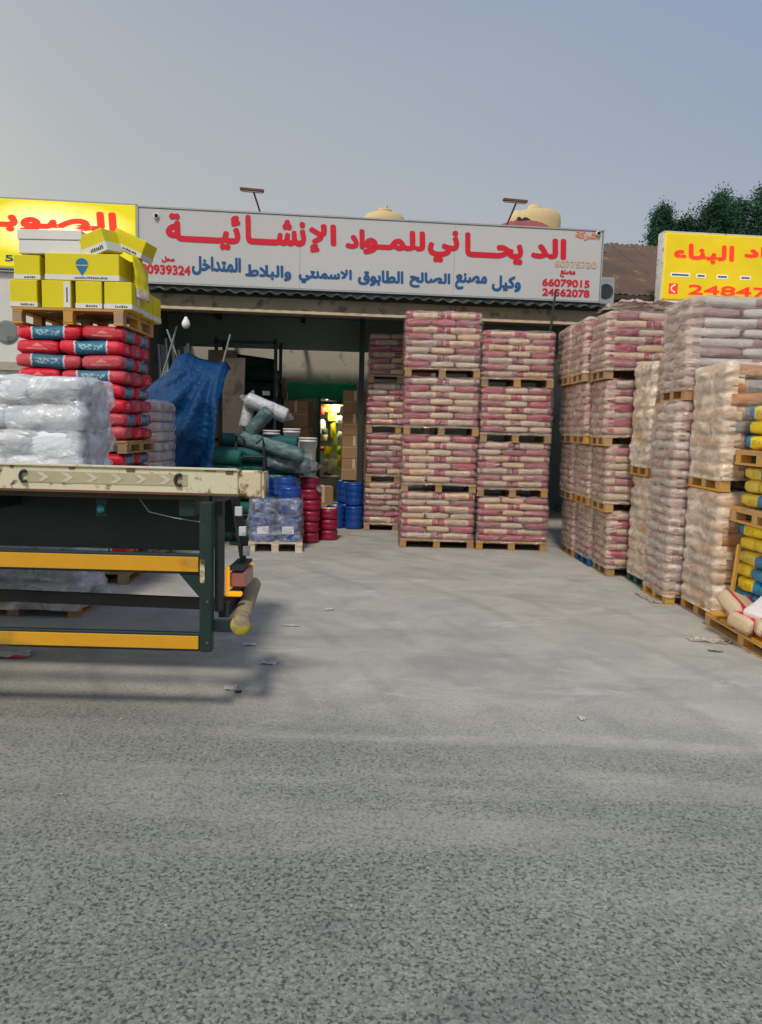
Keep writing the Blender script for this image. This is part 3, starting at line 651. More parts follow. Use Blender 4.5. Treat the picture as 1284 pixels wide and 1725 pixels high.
for x in (-2.6, -1.2, 1.6):
    MB().box(x - .04, x + .04, .25, 4.74, 3.38, 3.457).build('roof_joist', M['dark_metal'], bd)
dr = part_empty('door', bd)
MB().box(dx0 + .001, dx0 + .05, 4.62, 4.90, 0, dtop - .002).build('door_frame', M['green_door'], dr)
MB().box(dx1 - .13, dx1 - .001, 4.62, 4.90, 0, dtop - .002).build('door_frame', M['green_door'], dr)
MB().box(dx0 + .051, dx1 - .131, 4.63, 4.90, 2.08, 2.14).build('lintel', M['dark_metal'], dr)
MB().box(dx0 + .051, dx1 - .131, 4.64, 4.9, 0.0, .05).build('threshold', M['wall_pale'], dr)
MB().box(dx0 - .9, dx1 + .9, 5.9, 6.0, 0, 3.0).build('store_room_wall', M['wall_grey'], bd)
MB().box(dx0 - .9, dx0 - .8, 4.96, 5.9, 0, 3.0).build('store_room_wall', M['wall_grey'], bd)
MB().box(dx1 + .8, dx1 + .9, 4.96, 5.9, 0, 3.0).build('store_room_wall', M['wall_grey'], bd)

# the shop on the left: pale panel wall under the yellow sign
ls = thing('neighbour_shop', 'pale shop wall below the glowing yellow sign at left edge', 'building', front(0, 0, 0), FR)
MB().box(-8.0, -3.72, 0.16, 0.34, 0.0, 3.665).build('wall', M['wall_pale'], ls)
for k in range(5):
    MB().box(-8.0, -3.74, 0.12, 0.158, .1 + k * .71, .1 + k * .71 + .695, bev=.008).build('wall_panel', M['wall_pale'], ls)
MB().box(-8.0, -3.73, 0.06, 0.118, 2.30, 2.42, bev=.006).build('ledge', M['wall_beige'], ls)
MB().box(-8.0, -3.72, 0.35, 5.0, 3.5, 3.6).build('roof', M['wall_grey'], ls)
MB().lathe([(.001, 0), (.15, 0), (.16, .015), (.13, .03), (.001, .03)], 24).build('round_vent', M['wall_grey'], ls, (-5.30, 0.118, 2.83), (PI / 2, 0, 0))
MB().box(-5.24, -5.10, 0.112, 0.117, 2.93, 2.98).build('red_notice', M['ink_red'], ls)

# the building on the right: brown sheet roof behind, dark opening
rb = thing('neighbour_building', 'brown sheet roof and dark gap between the white and yellow signs', 'building', front(0, 0, 0), FR)
def roofpt(x, t): return (x, 0.55 + 3.0 * t, 3.80 + 1.50 * t)
for k in range(22):
    x0 = 3.2 + k * .2; mbk = MB(); xs_ = [x0 + i * .2 / 6 for i in range(7)]
    jig = rng.uniform(-.012, .012)
    for i, x in enumerate(xs_):
        z_ = .013 * math.cos(2 * PI * i / 3)
        for t in (0, .5, 1): q = roofpt(x, t + (jig if t != .5 else 0)); mbk.v.append((q[0], q[1], q[2] + z_ + jig * .6 * t))
    for i in range(6):
        for j in range(2): mbk.f.append((i * 3 + j, i * 3 + 3 + j, i * 3 + 4 + j, i * 3 + 1 + j)); mbk.mi.append(0)
    mbk.build('roof_sheet', M['rust_sheet'], rb)
MB().tube([roofpt(3.28, .12)[:2] + (roofpt(3.28, .12)[2] + .05,), roofpt(3.85, .72)[:2] + (roofpt(3.85, .72)[2] + .05,), roofpt(4.25, .70)[:2] + (roofpt(4.25, .70)[2] + .05,)], .012, 6).build('cable', M['dark_metal'], rb)
MB().box(3.2, 7.6, 3.52, 3.62, 3.60, 5.24).build('gable_wall', M['wall_beige'], rb)
MB().box(4.26, 8.0, 1.6, 1.8, 0.0, 3.75).build('wall', M['wall_grey'], rb)
MB().box(3.2, 7.6, 0.50, 0.60, 3.70, 3.775).build('eave', M['wood_dark'], rb)
ac = thing('air_conditioner', 'grey air conditioner box at the right end of the white sign', 'air conditioner', front(3.36, .40, 3.52), FR)
MB().box(-.13, .13, -.16, .16, .03, .46, bev=.015).build('casing', M['alu'], ac)
MB().lathe([(.001, 0), (.095, 0), (.11, .012), (.001, .012)], 20).build('fan_grille', M['dark_metal'], ac, (-.01, -.161, .25), (PI / 2, 0, 0))
MB().box(-.12, -.09, -.15, .15, -.06, .029).box(.09, .12, -.15, .15, -.06, .029).build('bracket', M['dark_metal'], ac)

# flood-light arms on the sign, leaning pole, hanging bulb
def arm(label, xb, zb, xt, zt, xl, xr, dz):
    t = thing('sign_lamp', label, 'lamp', front(xb, .10, 4.602), FR, 'lamps above the sign')
    L = lambda x, y, z: (x - xb, y, z - 4.602)
    MB().tube([L(xb, 0, 4.602), L(xt, -.16, zt)], .013, 8).build('arm', M['rust_metal'], t)
    a = math.atan2(dz, xr - xl)
    rt = Matrix.Rotation(-a, 3, 'Y')
    MB().box(-(xr - xl) / 2, (xr - xl) / 2, -.035, .035, -.018, .018, bev=.006, rot=rt).build('lamp_housing', M['rust_metal'], t, L((xl + xr) / 2, -.18, zt + .018))
    MB().box(-(xr - xl) / 2 + .02, (xr - xl) / 2 - .02, -.026, .026, -.006, .0, rot=rt).build('lamp_glass', M['alu'], t, L((xl + xr) / 2, -.18, zt - .005))
    MB().box(-.05, .05, -.03, .03, -.03, .004, bev=.003).build('foot_plate', M['rust_metal'], t)
arm('rusty T shaped lamp arm over the left half of the white sign', -1.81, 4.6, -1.90, 4.845, -2.085, -1.755, -.012)
arm('rusty T shaped lamp arm over the right half of the white sign', 1.735, 4.6, 1.83, 4.90, 1.63, 1.985, -.012)
MB_p = MB().tube([front(2.38, -.16, 2.95), front(2.44, -.17, 3.68)], .016, 8)
tag(MB_p.build('metal_pole', M['dark_metal']), 'thin dark metal pole crossing the lower right of the sign', 'pole')
bb = thing('hanging_bulb', 'white bulb hanging from the beam at the left of the shop', 'lamp', front(-2.83, -.02, 3.215), FR)
MB().tube([(0, 0, 0), (0, 0, -.10)], .006, 6).build('cord', M['black'], bb)
MB().lathe([(.001, -.26), (.03, -.255), (.055, -.225), (.06, -.19), (.045, -.15), (.025, -.12), (.022, -.10), (.001, -.10)], 16).build('bulb', M['lamp_glass'], bb, smooth=True)

# things on the roof
t = thing('water_tank', 'pale yellow domed water tank behind the middle of the sign', 'water tank', (-.08, 14.0, 3.56))
MB().lathe([(.34, 0), (.36, .06), (.37, 1.66), (.36, 1.74), (.31, 1.79), (.16, 1.83), (.13, 1.85), (.06, 1.86), (.001, 1.862)], 24).build('body', M['tank_yellow'], t, smooth=True)
MB().lathe([(.13, 1.845), (.13, 1.88), (.10, 1.90), (.001, 1.902)], 16).build('lid', M['tank_yellow'], t, smooth=True)
MB().tube([(0.05, 0, 1.89), (0.05, 0, 1.96)], .008, 6).build('vent_rod', M['rust_metal'], t)
MB().box(-.45, .45, -.45, .45, -.01, 0.0).build('base_slab', M['wall_grey'], t)
t = thing('water_tank', 'pale yellow water tank with a side hump behind the right of the sign', 'water tank', (2.62, 14.0, 4.802))
MB().lathe([(.38, 0), (.40, .04), (.41, .50), (.40, .60), (.36, .65), (.10, .67), (.001, .67)], 24).build('body', M['tank_yellow'], t, smooth=True)
MB().lathe([(.13, .60), (.14, .70), (.11, .78), (.04, .81), (.001, .812)], 16, c=(-.06, 0, 0)).build('lid', M['tank_yellow'], t, smooth=True)
MB().lathe([(.10, .30), (.14, .52), (.06, .66), (.001, .67)], 14, c=(-.36, -.1, 0)).build('hump', M['tank_yellow'], t, smooth=True)
def mound(name, mat, w, d, h, seed, label, cat, loc):
    mb = MB(); n, m_ = 28, 10
    for j in range(m_ + 1):
        for i in range(n + 1):
            u, v = i / n * 2 - 1, j / m_ * 2 - 1
            e = max(0, 1 - abs(u) ** 2.4) * max(0, 1 - abs(v) ** 2.4)
            z = h * e ** .5 * (1 + .16 * noise.noise((u * 3 + seed, v * 2, 0))) + .02 * noise.noise((u * 9, v * 6 + seed, 1))
            mb.v.append((u * w / 2, v * d / 2, max(z, 0)))
    for j in range(m_):
        for i in range(n): a = j * (n + 1) + i; mb.f.append((a, a + 1, a + n + 2, a + n + 1)); mb.mi.append(0)
    return tag(mb.build(name, mat, None, loc, smooth=True), label, cat)
MB().box(1.45, 3.4, 1.35, 3.6, 3.551, 4.80).build('roof_room', M['wall_beige'], bd)
mound('cloth_sheet', M['red_cloth'], 1.0, .8, .25, 2.0, 'faded red sheet over a heap on the roof behind the sign', 'sheet', (2.2, 13.05, 4.80))
mound('dark_bundle', M['black'], .46, .5, .37, 5.0, 'dark bundle on top of the red sheet behind the right lamp arm', 'bundle', (2.26, 13.25, 4.80))

# ------------------------------------------------------------------ pallet loads in the middle
LEV = ['lowest', 'second', 'third', 'top']
def column(desc, x, y, W, D, pitch, h, n, seed, bag='bag_pink', lean=0.0, leany=0.0, top_extra=0, films=('film',), face=None, pmats=None, group=None, jit=.012, flip=0):
    rg = random.Random(seed); z = 0.0
    for i in range(4):
        nn = n + (top_extra if i == 3 else 0)
        load('%s wrapped pallet of pink and cream bags, %s' % (LEV[i], desc), x + lean * i + rg.uniform(-jit, jit), y + leany * i + rg.uniform(-jit, jit), z, W, D, nn, h, bag, seed * 10 + i,
             pmat=(pmats[i] if pmats else 'wood'), films=films, face=face, group=group, rz=rg.uniform(-.012, .012), flip0=flip + i)
        z += .125 + nn * h + .012
GP = 'pink bag pallets stacked four high'
column('tall front stack in mid yard', .785, 10.45 + .38, 1.02, .76, .785, .0915, 7, 1, lean=.002, top_extra=1, group=GP)
column('stack right of the tall one', 1.80, 10.42 + .38, .97, .76, .745, .0865, 7, 2, lean=-.004, group=GP, flip=1)
column('rear stack beside the shop post', .235, 12.12 + .38, 1.0, .76, .79, .0915, 7, 3, lean=.006, group=GP)
milky = lambda x, y, i: 1 if x < -.82 + (.16 * noise.noise((i * .35, 1.7, 0)) if y < -.5 else 0) else 0
column('right row stack nearest the shop', 3.05, 10.36, 1.0, .66, .76, .088, 7, 4, lean=-.055, films=('film', 'film_milky'), face=milky, group=GP)
column('right row stack on blue pallet', 3.07, 9.645, 1.0, .64, .76, .088, 7, 5, lean=-.06, films=('film', 'film_milky'), face=milky, pmats=['pallet_blue', 'wood_warm', 'wood_warm', 'wood_warm'], group=GP)
column('right row stack beside cream wraps', 3.13, 8.99, 1.05, .60, .76, .0875, 7, 6, lean=-.05, films=('film', 'film_milky'), face=milky, pmats=['wood', 'wood_warm', 'wood_warm', 'wood'], group=GP)
# loose sheet of film on top of the row
mb = MB(); n, m_ = 26, 14
for j in range(m_ + 1):
    for i in range(n + 1):
        u, v = i / n, j / m_
        mb.v.append((u * 1.0 - .5, v * .62 - .31, .05 * noise.noise((u * 6, v * 5, 2)) + .03 * noise.noise((u * 17, v * 14, 5)) + .035 - .35 * max(0, .12 - u)))
for j in range(m_):
    for i in range(n): a = j * (n + 1) + i; mb.f.append((a, a + 1, a + n + 2, a + n + 1)); mb.mi.append(0)
tag(mb.build('plastic_sheet', M['film_cream'], None, (2.98, 9.0, 3.07), smooth=True), 'crumpled pale plastic sheet lying on top of the right hand row', 'plastic sheet')

# cream wrapped orange bags, two pairs
cream = lambda x, y, i: 1 if (x < -.78 + (.28 * noise.noise((i * .12, 5.2, 0)) + .1 * noise.noise((i * .6, 2.2, 0)) if y < -.5 else 0) or i > 66) else 0
GC = 'cream film wrapped orange bag pallets'
load('lower cream wrapped pallet on green pallet, behind the white and mauve stack', 2.82 + .5, 8.32, 0, 1.0, .58, 9, .118, 'bag_orange', 71, pat=layer_5, pmat='pallet_green', films=('film', 'film_cream'), face=cream, group=GC, amp=.022)
load('upper cream wrapped pallet, behind the white and mauve stack', 2.78 + .5, 8.32, 1.20, 1.0, .58, 9, .118, 'bag_orange', 72, pat=layer_5, films=('film', 'film_cream'), face=cream, group=GC, amp=.025)
load('lower cream wrapped pallet of orange bags beside the yellow bags', 2.92 + .5, 6.93, 0, 1.0, .70, 9, .114, 'bag_orange', 73, pat=layer_5, pmat='wood', films=('film', 'film_cream'), face=cream, group=GC, amp=.02)
load('upper cream wrapped pallet of orange bags beside the yellow bags', 2.91 + .5, 6.93, 1.17, 1.0, .70, 8, .121, 'bag_orange', 74, pat=layer_5, pmat='wood_warm', films=('film', 'film_cream'), face=cream, group=GC, amp=.02)
# white and mauve bags
GM = 'white and mauve bag pallets'
load('tall lower load of white and mauve bags on a yellowish pallet in right hand row', 2.78 + .55, 7.63, 0, 1.1, .64, 20, .0915, 'bag_mauve', 81, pat=layer_AB, pmat='wood_warm', films=('film', 'film_milky'), face=milky, group=GM, amp=.012, z_low=.05)
load('upper load of white and mauve bags rising below the yellow right sign', 2.83 + .75, 7.63, 1.975, 1.5, .66, 9, .092, 'bag_mauve', 82, pat=layer_AB, pmat='wood', films=('film', 'film_milky'), face=milky, group=GM, amp=.012)

# yellow bags with blue ends, loose on three pallets: every bag is a thing of its own
def ordinal(l, n):
    return 'top' if l == n - 1 else ('lowest' if l == 0 else '%s from top' % ['', 'second', 'third', 'fourth', 'fifth', 'sixth', 'seventh', 'eighth'][n - 1 - l])
YX, YY, YW, YD = 3.06, 6.10, 1.0, .80
zz = 0.0
for tier, (nl, hh) in enumerate(((7, .114), (3, .117), (3, .124))):
    pallet(YW + .06 + (.14 if tier == 0 else 0), YD + .04 + (.5 if tier == 0 else 0), None, 'wood_warm', .125, (YX + YW / 2 - (.10 if tier == 0 else .03), YY + .02 - (.22 if tier == 0 else 0), zz),
           ['long pallet under the yellow bags and kraft sacks at right edge', 'lower of two pallets between the yellow bag layers', 'upper of two pallets between the yellow bag layers'][tier], 'pallets of the yellow bag stack', seed=90 + tier)
    zz += .125
    names = ['bottom', 'middle', 'upper'][tier]
    for (l, bx, by, bz, brz, L, w, h2, k, tl) in stack_bags(YW, YD, nl, hh, lambda W, D, f: [(y_, x_, r_ + PI / 2, L_, w_) for (x_, y_, r_, L_, w_) in layer_AB(D, W, f)], 95 + tier):
        side = 'near end' if by < 0 else 'far end'
        o = put('cement_bag', bag_mesh('bag_yellow', k), None, (YX + YW / 2 + bx, YY + by, zz + bz), (tl, 0, brz), (L, w, h2))
        vis = bx < -.15
        tag(o, ('yellow bag, %s layer of %s tier, aisle side, %s%s' % (ordinal(l, nl), names, side, '' if abs(by) > .1 else ' middle')) if vis else 'yellow bag inside %s tier, %s layer, %s, away from aisle' % (names, ordinal(l, nl), side + ('' if abs(by) > .1 else ' middle')), 'cement bag', 'yellow bags at the right edge')
    zz += nl * hh + .006
# sacks thrown on the long pallet, a stick
def sack(label, loc, rot, sc_, mat, k):
    return tag(put('sack', bag_mesh(mat, k), None, loc, rot, sc_), label, 'sack', 'sacks on the long pallet')
sack('kraft sack with red band propped against the wooden stick', (2.955, 6.12, .265), (R(30), R(14), R(24)), (.34, .26, .13), 'sack_kraft', 1)
sack('white sack lying between the kraft sacks and yellow bags', (3.02, 5.86, .30), (R(6), R(-16), R(38)), (.32, .22, .10), 'sack_white', 2)
sack('kraft sack with yellow print lying at the pallet corner', (2.965, 5.88, .195), (R(8), R(3), R(18)), (.36, .25, .13), 'sack_kraft', 3)
sack('red sack with white stripe lying behind the kraft sacks', (3.09, 6.02, .20), (R(4), R(-5), R(35)), (.32, .20, .12), 'sack_red', 5)
sack('crumpled red ended kraft sack cut by the right picture edge', (3.02, 5.62, .20), (R(-4), R(5), R(-20)), (.35, .25, .13), 'sack_kraft', 6)
sack('small white sack lying on the pallet end at the picture edge', (3.12, 5.66, .31), (R(5), R(10), R(20)), (.30, .20, .10), 'sack_white', 7)
tag(MB().box(-.018, .018, -.011, .011, 0, .62, bev=.003).build('wooden_stick', M['wood_warm'], None, (2.985, 6.40, .125), (R(3), R(2.5), .3)), 'thin wooden stick standing against the yellow bags', 'stick')

# ------------------------------------------------------------------ left: red bags, yellow boxes, white wrapped bags
def red_unit(z0, nl, hh, W, D, x, y, seed, lower):
    for (l, bx, by, bz, brz, L, w, h2, k, tl) in stack_bags(W, D, nl, hh, layer_5, seed, 1 if not lower else 0):
        o = put('cement_bag', bag_mesh('bag_red', k), None, (x + bx, y + by, z0 + bz), (tl, 0, brz), (L, w, h2))
        long_side = abs(math.sin(brz)) < .5
        if lower: lab = 'red bag in %s layer of lower red stack, %s %s' % (ordinal(l, nl), 'front' if by < -.1 else ('back' if by > .1 else 'middle'), 'right' if bx > 0 else 'left') if l >= nl - 2 else 'red bag deep in the lower red stack hidden behind the truck'
        elif by < -D / 6 - .02:
            lab = 'red bag, %s to the road, %s layer of red stack' % ('blue label side' if long_side else 'crowned red end', ordinal(l, nl))
        elif bx > .1:
            lab = 'red bag, shop side face, %s layer of red stack, %s' % (ordinal(l, nl), 'middle' if by < .15 else 'far corner')
        else: lab = 'red bag inside the %s layer of the red stack, %s left side' % (ordinal(l, nl), 'middle' if by < .15 else 'rear')
        tag(o, lab.replace('layer of the red stack', 'red stack layer'), 'cement bag', 'red bags left of the shop')
RX, RY = -3.09, 8.05
pallet(1.10, .94, None, 'wood', .125, (RX, RY, 0), 'bottom pallet under the red bag stack behind the truck', 'pallets of the red bag stack', seed=51)
red_unit(.125, 9, .132, 1.06, .90, RX, RY, 52, True)
pallet(1.08, .92, None, 'wood', .125, (RX + .02, RY, 1.32), 'middle pallet between the two red bag stacks', 'pallets of the red bag stack', seed=53)
red_unit(1.445, 8, .1390, 1.06, .90, RX, RY, 54, False)
pallet(1.08, 1.0, None, 'wood_warm', .15, (RX + .0, RY + .03, 2.562), 'top pallet carrying the yellow boxes on the red bags', 'pallets of the red bag stack', seed=55)

def carton_box(label, x, y, z, w, d, h, rz=0.0, mats=('box_yellow', 'box_white'), band=.22, marks=True, rot=None, group='yellow boxes on the red bags', drop=False, name='cardboard_box', cat='box'):
    """printed carton: body, pale printed band along the foot, lid seam, small print"""
    t = thing(name, label, cat, (x, y, z), rz, group, rot)
    MB().box(-w / 2, w / 2, -d / 2, d / 2, 0, h, bev=.006).build('body', M[mats[0]], t)
    if band:
        hb = h * band; e = .0025
        bn = MB()
        bn.box(-w / 2 - e, w / 2 + e, -d / 2 - e, -d / 2 + .003, .008, hb); bn.box(w / 2 - .003, w / 2 + e, -d / 2 + .004, d / 2 + e, .008, hb); bn.box(-w / 2 - e, -w / 2 + .003, -d / 2 + .004, d / 2 + e, .008, hb)
        bn.build('printed_band', M[mats[1]], t)
        if marks:
            pm = MB(); rg = random.Random(int((x + z) * 1000)); xx = -w * .10
            while xx < w * .34:
                ww = rg.uniform(.008, .02); pm.box(xx, xx + ww, -d / 2 - e - .002, -d / 2 - e - .0005, hb * .35, hb * rg.uniform(.6, .75)); xx += ww + .007
            pm.build('small_print', M['print_dark'], t)
    MB().box(-.025, .025, -d / 2 + .01, d / 2 - .01, h + .0005, h + .002).build('tape', M['tape'], t)
    if drop:
        dm = MB(); pts = []
        for a in range(17):
            an = PI * a / 16; pts.append((.06 * math.cos(an), .06 * math.sin(an)))
        pts += [(-.055, -.03), (-.03, -.075), (0, -.125), (.03, -.075), (.055, -.03)]
        n_ = len(pts); yy = -d / 2 - .002
        dm.add([(p[0], yy, h * .62 + p[1] * .9) for p in pts] + [(p[0], yy - .0015, h * .62 + p[1] * .9) for p in pts], [tuple(range(n_ , 2 * n_)), *[(i, (i + 1) % n_, n_ + (i + 1) % n_, n_ + i) for i in range(n_)]])
        dm.build('drop_mark', M['print_blue'], t)
        MB().box(-.058, .058, yy - .003, yy - .0018, h * .6 - .012, h * .6 - .004).build('drop_line', M['box_yellow'], t)
    return t
BZ = 2.714
row1 = [(-3.525, .265, 'leftmost yellow box of the bottom row on the top pallet'), (-3.20, .285, 'second yellow box of the bottom row, with white panel on its right edge'), (-2.885, .255, 'third yellow box of the bottom row on the top pallet'), (-2.60, .27, 'rightmost yellow box of the bottom row at the pallet corner')]
for k, (x, w, lab) in enumerate(row1):
    bx_ = carton_box(lab, x, 7.78, BZ, w, (.36), .262, rng.uniform(-.025, .025), band=0 if k == 1 else .2)
    if k == 1:
        MB().box(.075, .138, -.1835, -.1805, .01, .25).build('white_panel', M['box_white'], bx_)
        MB().box(.10, .112, -.1855, -.184, .06, .20).build('small_print', M['print_dark'], bx_)
    if k == 3:
        MB().box(.1355, .138, -.04, .04, .07, .255).build('white_panel', M['box_white'], bx_)
for k, y in enumerate((8.17, 8.50)):
    bx_ = carton_box('yellow box of the bottom row on the shop side, %s from corner' % ('second' if k == 0 else 'third'), -2.63, y, BZ, .28, .31, .26, rng.uniform(-.03, .03))
    carton_box('yellow box of the bottom row behind the front boxes, %s row' % ('second' if k == 0 else 'third'), -3.20, y, BZ, .70, .31, .26, 0)
carton_box('leftmost yellow box of the second row', -3.50, 7.80, BZ + .265, .25, .34, .235, .03)
carton_box('wide yellow box with blue drop mark in the second row', -2.95, 7.79, BZ + .265, .72, .36, .258, -.01, drop=True)
carton_box('yellow box on the shop side of the second row', -2.68, 8.22, BZ + .263, .26, .42, .275, .05)
carton_box('plain yellow box behind the blue drop box', -3.2, 8.25, BZ + .263, .66, .42, .25, 0)
wb_ = carton_box('long grey white box lying on the yellow boxes', -3.28, 7.84, BZ + .525, .62, .34, .13, -.03, mats=('box_white', 'box_white'), band=0, marks=False)
MB().box(-.318, .318, -.178, .178, .132, .225, bev=.006).build('lid', M['box_white'], wb_)
t1 = carton_box('tilted yellow and white box sliding off the top right', -2.80, 7.76, BZ + .525, .30, .26, .22, rot=(R(6), R(-17), R(-16)), mats=('box_yellow', 'box_white'), band=.42, marks=True)
MB().box(-.155, -.149, -.128, .128, .03, .21).build('open_flap', M['carton'], t1)
t2 = carton_box('yellow box tipping down at the upper right behind the tilted one', -2.60, 7.98, BZ + .60, .34, .28, .18, rot=(R(0), R(24), R(-6)), band=.3, marks=True)
# loose yellow wrapping hanging at the corner
mb = MB(); n, m_ = 10, 14
for j in range(m_ + 1):
    for i in range(n + 1):
        u, v = i / n, j / m_
        bulge = .05 * math.sin(PI * u) * (.5 + v)
        mb.v.append((.02 + .10 * v - .05 * v * v + bulge + .018 * noise.noise((u * 5, v * 5, 3)), (u - .5) * .34, -.42 * v + .02 * noise.noise((u * 6, v * 4, 9))))
for j in range(m_):
    for i in range(n): a = j * (n + 1) + i; mb.f.append((a, a + 1, a + n + 2, a + n + 1)); mb.mi.append(0 if j < 11 else 1)
o = mb.build('wrapping_sheet', [M['box_yellow'], M['film_cream']], None, (-2.53, 7.88, BZ + .55), smooth=True); tag(o, 'loose yellow wrapping hanging down the right corner of the boxes', 'wrapping')
sm = o.modifiers.new('thick', 'SOLIDIFY'); sm.thickness = .006

# white film wrapped bags nearest the truck
white_face = None
load('lower white film wrapped pallet seen under the truck bed', -3.06, 6.62, 0, 1.10, .70, 5, .17, 'bag_white', 61, pat=layer_5, films=('film_white',), group='white wrapped pallets behind the truck', amp=.06, fgrow=.02, z_low=.07)
load('upper white film wrapped pallet rising above the truck bed', -3.00, 6.62, 0.99, 1.08, .70, 4, .215, 'bag_white', 62, pat=layer_5, films=('film_white',), group='white wrapped pallets behind the truck', amp=.06, fgrow=.02, flip0=1)
load('stack of white bags with purple print between red bags and blue tarp', -2.92, 9.25, 0, .66, .66, 15, .1165, 'bag_purpleprint', 63, pat=layer_5, films=('film',), amp=.015)

# ------------------------------------------------------------------ blue tarpaulin on a rack
rk = thing('storage_rack', 'dark wooden rack with poles sticking out under the blue tarpaulin', 'rack', (-2.6, 10.35, 0))
for (x, y) in ((-.30, .05), (.34, .05), (-.30, .3), (.34, .3)): MB().box(x - .03, x + .03, y - .03, y + .03, 0, 2.30).build('post', M['wood_dark'], rk)
for z in (.6, 1.4, 2.2): MB().box(-.33, .37, .02, .33, z, z + .04).build('shelf', M['wood_dark'], rk)
for (a, b) in (((-.50, .10, 1.9), (-.22, .2, 2.93)), ((.36, .14, 2.25), (.50, .2, 2.84)), ((-.12, .3, 2.2), (-.40, .35, 2.9))):
    MB().tube([a, b], .013, 8).build('pole', M['wall_grey'], rk)
tp = MB(); n, m_ = 44, 44
top = [(-.02, -3.22, 2.02), (.10, -3.10, 2.20), (.22, -2.92, 2.30), (.34, -2.78, 2.55), (.42, -2.68, 2.59), (.60, -2.48, 2.50), (.82, -2.24, 2.45), (.92, -2.15, 2.48), (1.02, -2.07, 2.36)]
def lerp_top(u):
    for a, b in zip(top, top[1:]):
        if u <= b[0]:
            k = (u - a[0]) / (b[0] - a[0]); return a[1] + (b[1] - a[1]) * k, a[2] + (b[2] - a[2]) * k
    return top[-1][1:]
for j in range(m_ + 1):
    for i in range(n + 1):
        u, v = i / n, j / m_
        tx, tz = lerp_top(u)
        bx = -3.12 + .92 * u; bz = .78 + .10 * math.sin(u * 5)
        x = tx + (bx - tx) * v ** 1.2; z = tz + (bz - tz) * v
        ang = math.atan2(z - 2.5, x + 2.16)          # folds run out from the right-hand peak
        dist = math.hypot(z - 2.5, x + 2.16)
        fold = .075 * math.sin(ang * 17 + 1.5 * noise.noise((x * 2, z * 2, 0))) * min(1, dist * 1.6)
        y = 10.55 - .60 * min(1, v * 3.2) ** .5 - .12 * v + fold * (.3 + v) + .05 * noise.noise((x * 3, z * 3, 4)) * v + .015 * noise.noise((x * 12, z * 12, 7)) + max(0, v - .45) * (.22 * noise.noise((x * 5, z * 5, 11)) + .12 * abs(noise.noise((x * 9, z * 9, 3))))
        tp.v.append((x, y - 0.02, z + .015 * noise.noise((x * 6, z * 6, 1))))
for j in range(m_):
    for i in range(n): a = j * (n + 1) + i; tp.f.append((a, a + n + 1, a + n + 2, a + 1)); tp.mi.append(0)
g = G('blue_tarpaulin', 0.45, 0.22); o_ = g.coord()
g.color(g.mix(g.noise(o_, 4, 4), (0.001, 0.030, 0.105, 1), (0.002, 0.060, 0.180, 1))); g.bump(g.M('ADD', g.noise(o_, 11, 5, 0.62, 1.2), g.M('MULTIPLY', g.vor(o_, 9, 'DISTANCE_TO_EDGE'), 1.2)), 0.7, 0.025); M['tarp'] = g.m
o = tp.build('tarpaulin', M['tarp'], smooth=True); tag(o, 'blue tarpaulin draped in folds over the rack left of shop', 'tarpaulin')
o.modifiers.new('thick', 'SOLIDIFY').thickness = .004

# pale pipes leaning on the side wall
for k in range(13):
    x = -3.42 + k * .045 + rng.uniform(-.012, .012); y = 11.75 + rng.uniform(-.12, .12); ln = rng.uniform(2.45, 3.0)
    mb = MB().tube([(x + .28 + rng.uniform(-.04, .04), y - .35, .02), (x, y, ln)], rng.choice([.018, .024, .028]), 8)
    tag(mb.build('pipe', M['pipe_pale'] if k % 3 else M['alu']), 'pale pipe in the bundle leaning behind the blue tarpaulin', 'pipe', 'pipes leaning on the left wall')
# plywood sheets and dark netting behind
tag(MB().box(-.20, .20, -.012, .012, 0, 2.62).build('plywood_sheet', M['plywood'], None, (-2.30, 11.42, 0), (R(-4), 0, R(-8))), 'grey brown plywood sheet standing right of the blue tarpaulin', 'board')
tag(MB().box(-.22, .22, -.012, .012, 0, 2.75).build('plywood_sheet', M['wood_dark'], None, (-2.47, 11.52, 0), (R(-5), 0, R(-4))), 'darker board standing behind the plywood sheet', 'board')
def roll(name, mat, c, ax, L, r, label, cat, group=None, wrap=None, n=18, seed=0):
    ax = Vector(ax).normalized(); t = thing(name, label, cat, c, 0, group)
    q = Vector((0, 0, 1)).rotation_difference(ax).to_euler()
    prof = [(.02, -L / 2), (r * .55, -L / 2 - .004), (r * .93, -L / 2 + .004)]
    for i in range(9):
        zz_ = -L / 2 + .02 + (L - .04) * i / 8; prof.append((r * (1 + .05 * noise.noise((i * .9 + seed, seed * 2.0, 0))), zz_))
    prof += [(r * .93, L / 2 - .004), (r * .55, L / 2 + .004), (.02, L / 2)]
    MB().lathe(prof, n).build('roll_body', mat, t, (0, 0, 0), q, True)
    MB().lathe([(.018, L / 2 - .02), (.018, L / 2 + .009), (.012, L / 2 + .009), (.012, L / 2 - .02)], 10).build('core', M['carton'], t, (0, 0, 0), q)
    if wrap:
        wm = MB(); k_ = 16
        wp = [(r * .25, -L / 2 - .10), (r * .5, -L / 2 - .03), (r * 1.04, -L / 2 + .01)] + [(r * (1.06 + .04 * math.sin(i * 2.1 + seed)), -L / 2 + .02 + (L - .04) * i / 8) for i in range(9)] + [(r * 1.04, L / 2 - .01), (r * .6, L / 2 + .035), (r * .2, L / 2 + .11)]
        wm.lathe(wp, k_); wm.v = [(x * (1 + .06 * noise.noise((x * 20, y * 20, z * 9 + seed))), y * (1 + .06 * noise.noise((y * 20, x * 20, z * 9 + seed))), z) for (x, y, z) in wm.v]
        wm.build('plastic_sleeve', M[wrap], t, (0, 0, 0), q, True)
    return t
k = 0
